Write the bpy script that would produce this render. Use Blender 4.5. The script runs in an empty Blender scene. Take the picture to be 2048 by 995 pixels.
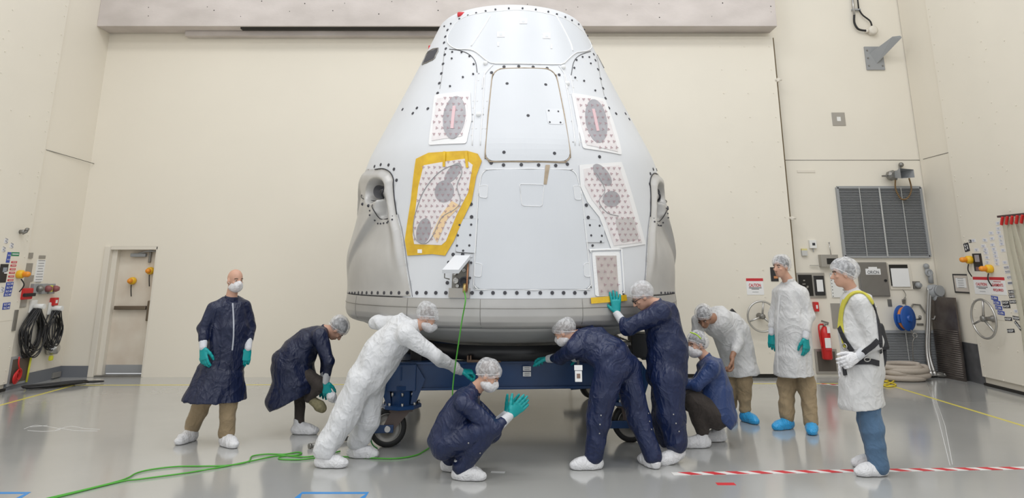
import bpy, bmesh, math, random
import numpy as np
from mathutils import Vector, Matrix, Euler
R = math.radians
random.seed(4)
col = bpy.context.scene.collection
# ---------------------------------------------------------------- camera
F, CX, CY, PITCH, H = 1400.0, 1024.0, 182.0, R(14.08), 1.8
cam_d = bpy.data.cameras.new('camera'); cam = bpy.data.objects.new('camera', cam_d); col.objects.link(cam)
cam.location = (0, 0, H); cam.rotation_euler = (R(90) + PITCH, 0, 0)
cam_d.sensor_fit = 'HORIZONTAL'; cam_d.sensor_width = 36; cam_d.lens = F / 2048 * 36
cam_d.shift_x = 0; cam_d.shift_y = -(497.5 - CY) / 2048
cam_d.clip_start = .05; cam_d.clip_end = 100
bpy.context.scene.camera = cam
# ---------------------------------------------------------------- light
vs = bpy.context.scene.view_settings
vs.view_transform = 'Standard'; vs.look = 'None'; vs.gamma = 1; vs.use_curve_mapping = False; vs.exposure = 0.0
w = bpy.data.worlds.new('world'); bpy.context.scene.world = w; w.use_nodes = True
bg = w.node_tree.nodes['Background']; bg.inputs[0].default_value = (.93, .965, 1, 1); bg.inputs[1].default_value = .86
def area(loc, size, energy, rot=(0, 0, 0), color=(1, .985, .96)):
    d = bpy.data.lights.new('ceiling_lamp', 'AREA'); d.shape = 'RECTANGLE'; d.size, d.size_y = size
    d.energy = energy; d.color = color
    o = bpy.data.objects.new('ceiling_lamp', d); col.objects.link(o); o.location = loc; o.rotation_euler = rot
    return o
for x in (-4.2, 0, 4.2):
    for y in (1.5, 6.5):
        area((x, y, 10.5), (1.6, 1.6), 98, (R(8), 0, 0))
area((0, -3.5, 7.5), (9, 4), 130, (R(50), 0, 0))
# ---------------------------------------------------------------- projection helpers (photo pixel -> point in the hall)
cp, sp = math.cos(PITCH), math.sin(PITCH)
def ray(px, py):
    x = (px - CX) / F; v = -(py - CY) / F
    return x, cp - v * sp, sp + v * cp
def at(px, py, Y):
    x, y, z = ray(px, py); t = Y / y; return Vector((x * t, Y, H + z * t))
def flo(px, py, z0=0):
    x, y, z = ray(px, py); t = (z0 - H) / z; return Vector((x * t, y * t, z0))
def onx(px, py, X):
    x, y, z = ray(px, py); t = X / x; return Vector((X, y * t, H + z * t))
# ---------------------------------------------------------------- object helpers
def tag(o, label=None, cat=None, group=None, kind=None):
    if label: o['label'] = label
    if cat: o['category'] = cat
    if group: o['group'] = group
    if kind: o['kind'] = kind
    return o
def empty(name, loc, label=None, cat=None, group=None, kind=None):
    o = bpy.data.objects.new(name, None); col.objects.link(o); o.location = loc; o.empty_display_size = .1
    return tag(o, label, cat, group, kind)
def world(q):
    return (world(q.parent) @ q.matrix_parent_inverse @ q.matrix_basis) if q.parent else q.matrix_basis.copy()
def link_mesh(name, me, mats, parent=None, smooth=True):
    if not isinstance(mats, (list, tuple)): mats = [mats]
    for m in mats: me.materials.append(m)
    if smooth:
        for p in me.polygons: p.use_smooth = True
    o = bpy.data.objects.new(name, me); col.objects.link(o)
    if parent is not None:
        o.parent = parent
        o.matrix_parent_inverse = world(parent).inverted()
    return o
class MB:
    """collects shapes in world coordinates, build() links them as one mesh object"""
    def __init__(s): s.bm = bmesh.new(); s.mi = 0
    def _f(s, vs_, smooth=False):
        try:
            f = s.bm.faces.new(vs_); f.material_index = s.mi; f.smooth = smooth; return f
        except ValueError: return None
    def box(s, c, size, rot=None, bevel=0, M=None):
        x, y, z = size[0] / 2, size[1] / 2, size[2] / 2
        t = bmesh.new(); r = bmesh.ops.create_cube(t, size=1)
        bmesh.ops.scale(t, vec=size, verts=t.verts)
        if bevel: bmesh.ops.bevel(t, geom=t.edges[:], offset=bevel, segments=2, affect='EDGES', profile=.6)
        if M is None:
            M = Matrix.Translation(c) @ ((rot if isinstance(rot, Matrix) else Euler(rot).to_matrix()).to_4x4() if rot is not None else Matrix.Identity(4))
        s._merge(t, M); return s
    def _merge(s, t, M):
        mp = {v: s.bm.verts.new(M @ v.co) for v in t.verts}
        for f in t.faces: s._f([mp[v] for v in f.verts], f.smooth)
        t.free()
    def obox(s, c, size, ax, ay, bevel=0):
        ax = Vector(ax).normalized(); ay = Vector(ay).normalized(); az = ax.cross(ay).normalized(); ay = az.cross(ax)
        M = Matrix.Translation(c) @ Matrix((ax, ay, az)).transposed().to_4x4()
        return s.box(c, size, M=M, bevel=bevel)
    def tube(s, pts, r, n=10, closed=False, caps=True):
        pts = [Vector(p) for p in pts]; N = len(pts); rr = r if isinstance(r, (list, tuple)) else [r] * N
        rings = []; up = None
        for i, p in enumerate(pts):
            a = pts[i - 1] if (i > 0 or closed) else p; b = pts[(i + 1) % N] if (i < N - 1 or closed) else p
            t = (b - a)
            t = t.normalized() if t.length > 1e-9 else Vector((0, 0, 1))
            if up is None: up = Vector((0, 0, 1)) if abs(t.z) < .9 else Vector((1, 0, 0))
            u = (up - t * up.dot(t)).normalized(); v = t.cross(u); up = u
            rings.append([s.bm.verts.new(p + (u * math.cos(2 * math.pi * k / n) + v * math.sin(2 * math.pi * k / n)) * rr[i]) for k in range(n)])
        for i in range(N if closed else N - 1):
            A, Bq = rings[i], rings[(i + 1) % N]
            for k in range(n): s._f([A[k], A[(k + 1) % n], Bq[(k + 1) % n], Bq[k]], True)
        if caps and not closed: s._f(rings[0][::-1]); s._f(rings[-1])
        return s
    def cyl(s, a, b, r, n=20, r2=None): return s.tube([a, b], [r, r if r2 is None else r2], n)
    def lathe(s, prof, c=(0, 0, 0), axis=(0, 0, 1), n=24, smooth=True, caps=True):
        """prof: (radius, height) pairs along axis"""
        c = Vector(c); az = Vector(axis).normalized(); u = az.orthogonal().normalized(); v = az.cross(u); rings = []
        for r, h in prof:
            rings.append([s.bm.verts.new(c + az * h + (u * math.cos(2 * math.pi * k / n) + v * math.sin(2 * math.pi * k / n)) * max(r, 1e-4)) for k in range(n)])
        for A, Bq in zip(rings, rings[1:]):
            for k in range(n): s._f([A[k], A[(k + 1) % n], Bq[(k + 1) % n], Bq[k]], smooth)
        if caps: s._f(rings[0][::-1]); s._f(rings[-1])
        return s
    def torus(s, c, axis, Rr, r, n=40, m=10, a0=0, a1=360):
        az = Vector(axis).normalized(); u = az.orthogonal().normalized(); v = az.cross(u); c = Vector(c)
        full = abs(a1 - a0) >= 360
        k = n if full else n + 1
        pts = [c + (u * math.cos(R(a0 + (a1 - a0) * i / n)) + v * math.sin(R(a0 + (a1 - a0) * i / n))) * Rr for i in range(k)]
        return s.tube(pts, r, m, closed=full)
    def sphere(s, c, r, n=16):
        t = bmesh.new(); bmesh.ops.create_uvsphere(t, u_segments=n, v_segments=max(6, n // 2 + 2), radius=1)
        for f in t.faces: f.smooth = True
        rr = r if isinstance(r, (list, tuple)) else (r, r, r)
        s._merge(t, Matrix.Translation(c) @ Matrix.Diagonal((*rr, 1))); return s
    def prism(s, poly, thick):
        """poly: world points in a plane, thick: vector"""
        th = Vector(thick); A = [s.bm.verts.new(Vector(p)) for p in poly]; Bq = [s.bm.verts.new(Vector(p) + th) for p in poly]
        f1 = s._f(A); f2 = s._f(Bq[::-1]); n = len(A)
        for i in range(n): s._f([A[(i + 1) % n], A[i], Bq[i], Bq[(i + 1) % n]])
        bmesh.ops.triangulate(s.bm, faces=[f for f in (f1, f2) if f and len(f.verts) > 4])
        return s
    def build(s, name, mats, parent=None, loc=None):
        bmesh.ops.recalc_face_normals(s.bm, faces=s.bm.faces[:])
        me = bpy.data.meshes.new(name); s.bm.to_mesh(me); s.bm.free()
        if loc is not None: me.transform(Matrix.Translation(-Vector(loc)))
        o = link_mesh(name, me, mats, parent, smooth=False)
        if loc is not None: o.location = loc
        return o
def spline(pts, n=8, closed=False):
    P = [Vector(p) for p in pts]; N = len(P); out = []
    for i in range(N if closed else N - 1):
        g = lambda k: P[k % N] if closed else P[max(0, min(N - 1, k))]
        a, b, c, d = g(i - 1), g(i), g(i + 1), g(i + 2)
        for j in range(n):
            t = j / n
            out.append(.5 * ((2 * b) + (c - a) * t + (2 * a - 5 * b + 4 * c - d) * t * t + (3 * b - a - 3 * c + d) * t ** 3))
    if not closed: out.append(P[-1])
    return out
def rnd(pts, rad, n=5):
    """round the corners of a 2D polygon"""
    out = []; N = len(pts)
    for i in range(N):
        p = Vector(pts[i]); a = Vector(pts[i - 1]); b = Vector(pts[(i + 1) % N])
        r = rad[i] if isinstance(rad, (list, tuple)) else rad
        r = min(r, (a - p).length * .45, (b - p).length * .45)
        s = p + (a - p).normalized() * r; e = p + (b - p).normalized() * r
        for k in range(n + 1):
            t = k / n; out.append(tuple((1 - t) ** 2 * s + 2 * t * (1 - t) * p + t * t * e))
    return out
# ---------------------------------------------------------------- materials
MATS = {}
def mat(name, color, rough=.5, metal=0., bump=0., bscale=20., var=0., vscale=3., spec=.5, sheen=0., trans=0., emit=0., coat=0., bdist=.01, col2=None, alpha=1., detail=4., stretch=(1, 1, 1)):
    if name in MATS: return MATS[name]
    m = bpy.data.materials.new(name); m.use_nodes = True; MATS[name] = m; nt = m.node_tree; b = nt.nodes['Principled BSDF']
    I = b.inputs; I['Base Color'].default_value = (*color, 1); I['Roughness'].default_value = rough; I['Metallic'].default_value = metal
    I['Specular IOR Level'].default_value = spec; I['Sheen Weight'].default_value = sheen; I['Transmission Weight'].default_value = trans
    I['Coat Weight'].default_value = coat; I['Alpha'].default_value = alpha
    if emit: I['Emission Color'].default_value = (*color, 1); I['Emission Strength'].default_value = emit
    tc = nt.nodes.new('ShaderNodeTexCoord'); mp = nt.nodes.new('ShaderNodeMapping'); mp.inputs['Scale'].default_value = stretch
    nt.links.new(tc.outputs['Object'], mp.inputs[0])
    if var or col2:
        n = nt.nodes.new('ShaderNodeTexNoise'); n.inputs['Scale'].default_value = vscale; n.inputs['Detail'].default_value = 6
        nt.links.new(mp.outputs[0], n.inputs['Vector'])
        r = nt.nodes.new('ShaderNodeValToRGB'); r.color_ramp.elements[0].position = .3; r.color_ramp.elements[1].position = .7
        c2 = col2 or tuple(c * (1 - var) for c in color)
        r.color_ramp.elements[0].color = (*c2, 1); r.color_ramp.elements[1].color = (*color, 1)
        nt.links.new(n.outputs[0], r.inputs[0]); nt.links.new(r.outputs[0], I['Base Color'])
    if bump:
        n = nt.nodes.new('ShaderNodeTexNoise'); n.inputs['Scale'].default_value = bscale; n.inputs['Detail'].default_value = detail
        nt.links.new(mp.outputs[0], n.inputs['Vector'])
        bn = nt.nodes.new('ShaderNodeBump'); bn.inputs['Strength'].default_value = bump; bn.inputs['Distance'].default_value = bdist
        nt.links.new(n.outputs[0], bn.inputs['Height']); nt.links.new(bn.outputs[0], I['Normal'])
    return m
M_wall = mat('cream wall paint', (.84, .785, .68), .5, var=.035, vscale=.6, bump=.05, bscale=3)
M_wall2 = mat('cream panel paint', (.84, .79, .69), .42, var=.04, vscale=.8, bump=.06, bscale=2)
M_trim = mat('cream frame paint', (.76, .71, .62), .4)
M_conc = mat('stained concrete', (.70, .64, .61), .75, col2=(.54, .49, .46), vscale=1.1, bump=.2, bscale=18, stretch=(1, 1, 2))
M_dark = mat('black rubber', (.012, .012, .013), .55)
M_black = mat('black plastic', (.02, .02, .022), .35)
M_gap = mat('dark gap', (.02, .018, .015), .8)
M_cove = mat('grey vinyl cove', (.17, .18, .20), .4)
M_steel = mat('brushed steel', (.52, .51, .49), .3, metal=.9, bump=.05, bscale=60)
M_dsteel = mat('dull steel', (.30, .29, .27), .45, metal=.75, var=.2, vscale=5)
M_gpaint = mat('grey paint', (.33, .34, .35), .45)
M_alu = mat('aluminium plate', (.42, .40, .37), .35, metal=.6)
M_white = mat('white plastic', (.82, .82, .80), .4)
M_paper = mat('paper', (.86, .86, .86), .7)
M_red = mat('red paint', (.62, .02, .02), .35)
M_redp = mat('red print', (.60, .03, .04), .6)
M_blkp = mat('black print', (.03, .03, .04), .6)
M_blup = mat('blue label', (.05, .09, .42), .5)
M_blup2 = mat('pale blue print', (.35, .42, .62), .6)
M_grnp = mat('green label', (.03, .25, .12), .5)
M_yel = mat('yellow plastic', (.85, .50, .02), .4)
M_org = mat('amber plastic', (.85, .30, .02), .25)
M_blue = mat('blue steel paint', (.012, .055, .17), .32, var=.25, vscale=4, bump=.05, bscale=8)
M_navyfr = mat('blue enamel', (.02, .10, .40), .3)
M_brass = mat('brass', (.55, .40, .16), .3, metal=.9)
# ================================================================ the hall
YB = 12.6
XL, XR = -7.62, 7.45
def floor_mat():
    m = mat('grey epoxy floor', (.46, .463, .45), .16, var=.14, vscale=.5, spec=.7, coat=.5, bump=.03, bscale=1.3)
    nt = m.node_tree; b = nt.nodes['Principled BSDF']
    n = nt.nodes.new('ShaderNodeTexNoise'); n.inputs['Scale'].default_value = 2.2; n.inputs['Detail'].default_value = 8
    tc = nt.nodes.new('ShaderNodeTexCoord'); nt.links.new(tc.outputs['Object'], n.inputs['Vector'])
    r = nt.nodes.new('ShaderNodeMapRange'); r.inputs[3].default_value = .09; r.inputs[4].default_value = .22
    nt.links.new(n.outputs[0], r.inputs[0]); nt.links.new(r.outputs[0], b.inputs['Roughness'])
    b.inputs['Coat Roughness'].default_value = .12
    return m
M_floor = floor_mat()
MB().box((0, 5.9, -.1), (17, 14.6, .2)).build('floor', M_floor)['kind'] = 'structure'
def struct(o): o['kind'] = 'structure'; return o
# back wall with a door opening at the left
DX0, DX1 = at(192, 745, YB).x, at(286, 745, YB).x
DZ = at(300, 492, YB).z
OX0 = at(176, 750, YB).x
m = MB()
m.box(((XL - .3 + OX0) / 2, YB + .2, 4.25), (OX0 - XL + .3, .4, 8.5))
m.box(((OX0 + DX1) / 2, YB + .2, (DZ + 8.5) / 2), (DX1 - OX0, .4, 8.5 - DZ))
m.box(((DX1 + 4.95) / 2, YB + .2, 4.25), (4.95 - DX1, .4, 8.5))
struct(m.build('wall_back', M_wall))
struct(MB().box(((4.95 + XR + .3) / 2, YB + .32, 4.25), (XR + .3 - 4.95, .4, 8.5)).build('wall_back_right', M_wall2))
struct(MB().box((XL - .1, (YB + .1 - 1) / 2, 4.25), (.2, YB + 1.1, 8.5)).build('wall_left', M_wall))
struct(MB().box((XR + .1, (YB + .1 - 1) / 2, 4.25), (.2, YB + 1.1, 8.5)).build('wall_right', M_wall))
# concrete beam
m = MB(); BZ = 6.08
m.box(((XL + 4.87) / 2, 12.37, (BZ + 7.6) / 2), (4.87 - XL, .40, 7.6 - BZ), bevel=.01)
beam = struct(m.build('trim_1', M_conc))
beam['label'] = 'stained concrete beam across the back wall above the capsule'
mm = MB(); mm.mi = 0
for x in np.arange(-6.5, 4.6, .85):
    for z in (6.32, 6.5): z += random.uniform(-.08, .08); xx = x + random.uniform(-.25, .25); mm.cyl((xx, 12.175, z), (xx, 12.168, z), random.uniform(.006, .012), 8)
mm.build('tie_hole', M_gap, beam)
MB().box((-2.95, 12.28, BZ - .015), (4.1, .12, .03)).build('track_slot', M_gap, beam)
MB().box((-2.95, 12.5, BZ - .05), (10.2 * .62, .14, .09)).build('track_housing', M_conc, beam)
# sliding door leaf on the right
x0, x1 = 1.0, 4.90
m = MB(); m.box(((x0 + x1) / 2, YB - .04, (.06 + 6.0) / 2), (x1 - x0, .08, 5.94), bevel=.006)
d2 = struct(m.build('door_2', M_wall2)); d2['label'] = 'tall cream sliding door leaf right of the capsule'
m = MB()
for z in np.arange(.4, 6, .45):
    for x in (x1 - .08, x1 - .55, x1 - 1.0): m.cyl((x, YB - .078, z), (x, YB - .09, z), .011, 8)
m.build('rivet', M_wall2, d2)
MB().box(((x0 + x1) / 2, YB - .03, .03), (x1 - x0, .05, .05)).build('floor_gap', M_gap, d2)
MB().box((x1 + .025, YB + .05, 3.0), (.05, .1, 6.0)).build('edge_gap', mat('brown gap', (.22, .17, .10), .8), d2)
for px, py in ((1556, 160), (1584, 436)):
    p = at(px, py, YB - .08); MB().cyl(p + Vector((-.05, 0, 0)), p + Vector((.06, -.03, 0)), .02, 12).box(p, (.05, .06, .07), bevel=.008).build('latch', M_trim, d2)
# wall seams (thin joint lines)
def seam(name, a, b, r=.006, m_=None): struct(MB().tube([a, b], r, 6).build(name, m_ or M_dsteel))
seam('trim_2', at(188, 327, YB - .001), onx(92, 299, XL + .001))
seam('trim_3', Vector((4.97, YB + .12, 3.69)), Vector((XR, YB + .12, 3.69))); seam('trim_4', Vector((XR - .001, YB, 3.69)), Vector((XR - .001, 11.72, 3.69)))
# big riveted side door leaves
PLy = 11.25
m = MB(); m.box((XL + .02, PLy / 2 - .5, 4.3), (.05, PLy + 1, 8.4), bevel=.004); ld = struct(m.build('door_3', M_wall2)); ld['label'] = 'riveted cream door leaf on the left wall'
PRy = 11.78
m = MB(); m.box((XR - .02, PRy / 2 - .5, 4.33), (.05, PRy + 1, 8.4), bevel=.004); rd = struct(m.build('door_4', M_wall2)); rd['label'] = 'riveted cream door leaf on the right wall'
for side, X, Y1, par in ((1, XL + .045, PLy, ld), (-1, XR - .045, PRy, rd)):
    m = MB()
    for z in (.14, .6, 1.15, 2.2, 3.2, 4.1, 5.1, 6.1):
        for y in np.arange(Y1 - .07, 6.5, -.42 if z != 2.2 else -.9): m.cyl((X, y, z), (X + side * .008, y, z), .013, 8)
    for y in (Y1 - .07, Y1 - 1.25, Y1 - 2.5):
        for z in np.arange(.3, 7, .33): m.cyl((X, y, z), (X + side * .008, y, z), .012, 8)
    m.build('rivet', M_wall2, par)
    MB().box((X, Y1 / 2 - .5, 1.02), (.006, Y1 + .98, .008)).build('panel_joint', M_trim, par)
    MB().box((X - side * .02, Y1 / 2 - .5, .02), (.045, Y1 + .98, .035)).build('floor_gap', M_gap, par)
# skirting
struct(MB().box((OX0 / 2 + XL / 2, YB - .01, .09), (OX0 - XL, .02, .18)).build('baseboard_back', M_cove))
struct(MB().box((XL + .01, (PLy + YB) / 2, .09), (.02, YB - PLy, .18)).build('baseboard_left', M_cove))
struct(MB().box((XR - .01, (PRy + YB) / 2 + .05, .3), (.02, YB - PRy + .1, .6)).build('baseboard_right', mat('dark steel skirting', (.2, .2, .21), .35, metal=.5, var=.3, vscale=6)))
# personnel door
m = MB(); fy = YB + .06
for x in (OX0 + .05, ): m.box((x, YB + .05, DZ / 2), (.10, .16, DZ), bevel=.01)
m.box((OX0 + .14, YB + .14, DZ / 2), (.09, .14, DZ), bevel=.008)
m.box(((OX0 + DX1) / 2, YB + .1, DZ - .03), (DX1 - OX0, .2, .06), bevel=.008)
m.box((DX1 - .015, YB + .1, DZ / 2), (.03, .2, DZ), bevel=.006)
dr = struct(m.build('door_1', M_trim)); dr['label'] = 'cream personnel door with push bar at the left of the back wall'
m = MB(); xa, xb = OX0 + .18, DX1 - .03; Wd = xb - xa
m.box(((xa + xb) / 2, YB + .2, .03 + (DZ - .08) / 2), (Wd, .05, DZ - .1), bevel=.004)
leaf = m.build('door_leaf', mat('worn cream door', (.76, .70, .60), .45, col2=(.66, .57, .47), vscale=2.5), dr)
MB().box(((xa + xb) / 2, YB + .17, .11), (Wd - .02, .012, .13)).build('kick_plate', M_gpaint, dr)
MB().box(((OX0 + xb) / 2, YB + .1, .012), (xb - OX0, .2, .024)).build('threshold', M_dsteel, dr)
zb = 1.11
m = MB(); m.box(((xa + xb) / 2 - .03, YB + .12, zb), (Wd - .16, .05, .065), bevel=.01); m.build('push_bar', mat('bronze bar', (.20, .16, .12), .35, metal=.7), dr)
m = MB(); m.box((xb - .06, YB + .14, zb - .05), (.07, .06, .34), bevel=.012); m.build('latch_case', mat('bronze bar', (0, 0, 0)), dr)
m = MB(); zc = DZ - .15; m.box((xa + .35, YB + .13, zc), (.27, .06, .06), bevel=.012); m.tube([(xa + .35, YB + .12, zc + .03), (xa + .55, YB + .05, zc + .07), (xa + .82, YB + .14, zc + .06)], .012, 8)
m.build('door_closer', M_gpaint, dr)
m = MB(); m.box((xb - .16, YB + .14, DZ - .16), (.035, .05, .24), bevel=.008); m.build('hold_open_bracket', M_dsteel, dr)
# ================================================================ the capsule
XC, YC = -.01, 9.15
PROF = [(0, .885), (.4, .892), (.8, .925), (1.2, .995), (1.55, 1.09), (1.8, 1.175), (1.86, 1.20), (1.875, 1.205), (1.93, 1.21), (1.975, 1.235), (2.005, 1.275), (2.02, 1.33), (2.02, 1.42), (2.012, 1.5), (2.0, 1.644), (1.98, 1.877), (1.95, 2.294), (1.92, 2.6), (1.90, 2.784), (1.868, 2.974), (1.83, 3.103), (1.691, 3.4), (1.446, 3.913), (1.231, 4.374), (1.07, 4.738), (.985, 4.93), (.95, 4.965), (.9, 4.98), (.6, 4.99), (0, 4.99)]
_pz = np.array([p[1] for p in PROF[4:27]]); _pr = np.array([p[0] for p in PROF[4:27]])
_zz = np.linspace(_pz[0], _pz[-1], 500); _rr = np.interp(_zz, _pz, _pr)
_m = (_zz > 1.75) & (_zz < 4.8)
for _ in range(60):
    _s = np.convolve(np.pad(_rr, 2, 'edge'), [.1, .2, .4, .2, .1], 'valid'); _rr = np.where(_m, _s, _rr)
def cr(z): return float(np.interp(z, _zz, _rr))
def cap3(u, z, off=0.):
    """u = angle from the front, z = height -> point on the capsule skin"""
    r = cr(z); s = (cr(z + .01) - cr(z - .01)) / .02; n = Vector((1, -s)).normalized()
    rr = r + off * n.x; return Vector((XC + rr * math.sin(u), YC - rr * math.cos(u), z + off * n.y))
def cuv(px, py):
    x, y, z = ray(px, py); t0, t = 4.0, None; best = (9, 7.)
    for i in range(700):
        t = 4.5 + i * .01; X, Y, Z = x * t, y * t, H + z * t
        d = math.hypot(X - XC, Y - YC) - cr(Z)
        if d < best[0]: best = (d, t)
        if d <= 0: break
    t = best[1]
    for k in range(10):
        if best[0] > 0: break
        h = .01 / 2 ** (k + 1); X, Y, Z = x * t, y * t, H + z * t
        t += -h if math.hypot(X - XC, Y - YC) < cr(Z) else h
    X, Y, Z = x * t, y * t, H + z * t
    return math.atan2(X - XC, YC - Y), Z
K1 = lambda x, y: (680 + x / 2.926, y / 2.926)
K2 = lambda x, y: (680 + x / 2.689, 330 + y / 2.689)
K5 = lambda x, y: (690 + x / 3.317, 320 + y / 3.317)
K6 = lambda x, y: (1140 + x / 2.2625, 180 + y / 2.2625)
def inside(p, poly):
    x, y = p; c = False; j = len(poly) - 1
    for i in range(len(poly)):
        if (poly[i][1] > y) != (poly[j][1] > y) and x < (poly[j][0] - poly[i][0]) * (y - poly[i][1]) / (poly[j][1] - poly[i][1]) + poly[i][0]: c = not c
        j = i
    return c
def uvs(pts): return [cuv(*p) for p in pts]
def sheet(name, uv, m, parent, off=.006, thick=.006, step=.06, offf=None):
    """a curved plate following the capsule skin; uv = outline"""
    bm = bmesh.new(); S = 2.0
    vs_ = [bm.verts.new((u * S, z, 0)) for u, z in uv]
    f = bm.faces.new(vs_); bmesh.ops.triangulate(bm, faces=[f])
    us = [u * S for u, z in uv]; zs = [z for u, z in uv]
    for lo, hi, ax in ((min(us), max(us), 0), (min(zs), max(zs), 1)):
        k = math.ceil(lo / step) * step
        while k < hi:
            no = (1, 0, 0) if ax == 0 else (0, 1, 0); co = (k, 0, 0) if ax == 0 else (0, k, 0)
            bmesh.ops.bisect_plane(bm, geom=bm.verts[:] + bm.edges[:] + bm.faces[:], plane_co=co, plane_no=no, dist=1e-5); k += step
    bmesh.ops.recalc_face_normals(bm, faces=bm.faces[:])
    if bm.faces and sum(f.normal.z for f in bm.faces) < 0: bmesh.ops.reverse_faces(bm, faces=bm.faces[:])
    be = [e for e in bm.edges if len(e.link_faces) == 1]
    loops = {}
    base = {v: (v.co.x / S, v.co.y) for v in bm.verts}
    ring = {}
    for e in be:
        for v in e.verts:
            if v not in ring: ring[v] = bm.verts.new(v.co)
    for e in be:
        a, b = e.verts
        l = e.link_loops[0]
        if l.vert != a: a, b = b, a
        try: bm.faces.new([b, a, ring[a], ring[b]])
        except ValueError: pass
    for v, r_ in ring.items(): base[r_] = base[v]
    inner = set(ring.values())
    for v, (u, z) in base.items():
        o = offf(u, z) if offf else off
        v.co = cap3(u, z, (off - thick) if v in inner else o)
    me = bpy.data.meshes.new(name); bm.to_mesh(me); bm.free()
    return link_mesh(name, me, m, parent, smooth=offf is not None)
def psheet(name, pts, m, parent, off=.006, thick=.006, step=.06): return sheet(name, uvs(pts), m, parent, off, thick, step)
def ribbon_bm(mb, uv, wd, off, closed=False, thick=None, n=6):
    P = spline([(u * 2, z, 0) for u, z in uv], n, closed) if n > 1 else [Vector((u * 2, z, 0)) for u, z in uv]
    pts = [cap3(p.x / 2, p.y, off) for p in P]
    mb.tube(pts, wd / 2, 6, closed)
def cline(name, pts, wd, m, parent, off=.004, closed=False, n=6):
    mb = MB(); ribbon_bm(mb, uvs(pts), wd, off, closed, n=n); return mb.build(name, m, parent)
def ell(cx, cy, rx, ry, rot=0, n=28):
    c, s = math.cos(R(rot)), math.sin(R(rot))
    return [(cx + rx * math.cos(a) * c - ry * math.sin(a) * s, cy + rx * math.cos(a) * s + ry * math.sin(a) * c) for a in [2 * math.pi * k / n for k in range(n)]]
cap = empty('space_capsule', (XC, YC, .885), 'large white cone shaped space capsule standing on the blue wheeled frame', 'space capsule')
M_skin = mat('white thermal paint', (.70, .72, .755), .42, var=.035, vscale=2.5, bump=.05, bscale=5)
M_skin2 = mat('pale grey panel', (.65, .675, .715), .4, var=.02, vscale=3)
M_putty = mat('white putty', (.86, .87, .88), .6, bump=.4, bscale=60)
M_shield = mat('grey metal shell', (.50, .49, .475), .38, metal=.35, var=.12, vscale=2.5, bump=.04, bscale=6)
M_pod = mat('bare composite pod', (.56, .55, .535), .42, metal=.25, var=.12, vscale=3, bump=.05, bscale=10)
M_bowl = mat('pale heat shield', (.50, .50, .49), .5, metal=.1, var=.08, vscale=3)
M_hole = mat('bolt hole', (.05, .05, .06), .6)
M_line = mat('black seal', (.015, .015, .02), .5)
M_brown = mat('brown masking tape', (.50, .40, .29), .6, var=.3, vscale=12)
M_film = mat('protective film', (.80, .76, .77), .35, var=.10, vscale=9, bump=.15, bscale=25)
M_film2 = mat('browned film', (.58, .52, .50), .4, var=.2, vscale=9, bump=.15, bscale=25)
M_wtape = mat('white tape', (.82, .82, .83), .35, bump=.15, bscale=18)
M_mark = mat('film print', (.42, .28, .31), .5)
M_glass = mat('dim window', (.42, .41, .44), .3, var=.2, vscale=8)
M_ytape = mat('yellow tape', (.80, .52, .02), .25, col2=(.62, .36, .01), vscale=8, bump=.25, bscale=22, coat=.4)
def lathe_part(name, z0, z1, m, nseg=192, nz=60, extra=None):
    zs = list(np.linspace(z0, z1, nz)); pr = [(cr(z), z) for z in zs]
    if extra: pr = extra(pr)
    return MB().lathe(pr, (XC, YC, 0), n=nseg, caps=False).build(name, m, cap)
hull = lathe_part('hull', 1.497, 4.965, M_skin, nz=120, extra=lambda p: p + [(.9, 4.98), (.5, 4.985), (0.01, 4.99)])
lathe_part('aft_ring', 1.205, 1.495, M_shield, nz=40, extra=lambda p: [(1.80, 1.215)] + p)
MB().lathe([(.01, .885), (.4, .892), (.8, .925), (1.2, .995), (1.55, 1.09), (1.78, 1.165), (1.86, 1.2), (1.84, 1.23)], (XC, YC, 0), n=160, caps=False).build('heat_shield', M_bowl, cap)
cline('shield_joint', [K2(1012, 868), K2(1002, 905), K2(970, 945)], .004, M_line, cap, off=.0) if False else None
m = MB()
for a in (-1.02, -.55, -.15, .36, .9, 1.3):
    m.tube([cap3(a, z, .001) for z in np.linspace(1.22, 1.49, 8)], .003, 5)
m.tube([cap3(a, 1.405, .001) for a in np.linspace(-1.9, 1.9, 90)], .0035, 5); m.build('ring_joint', M_dsteel, cap)
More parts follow.
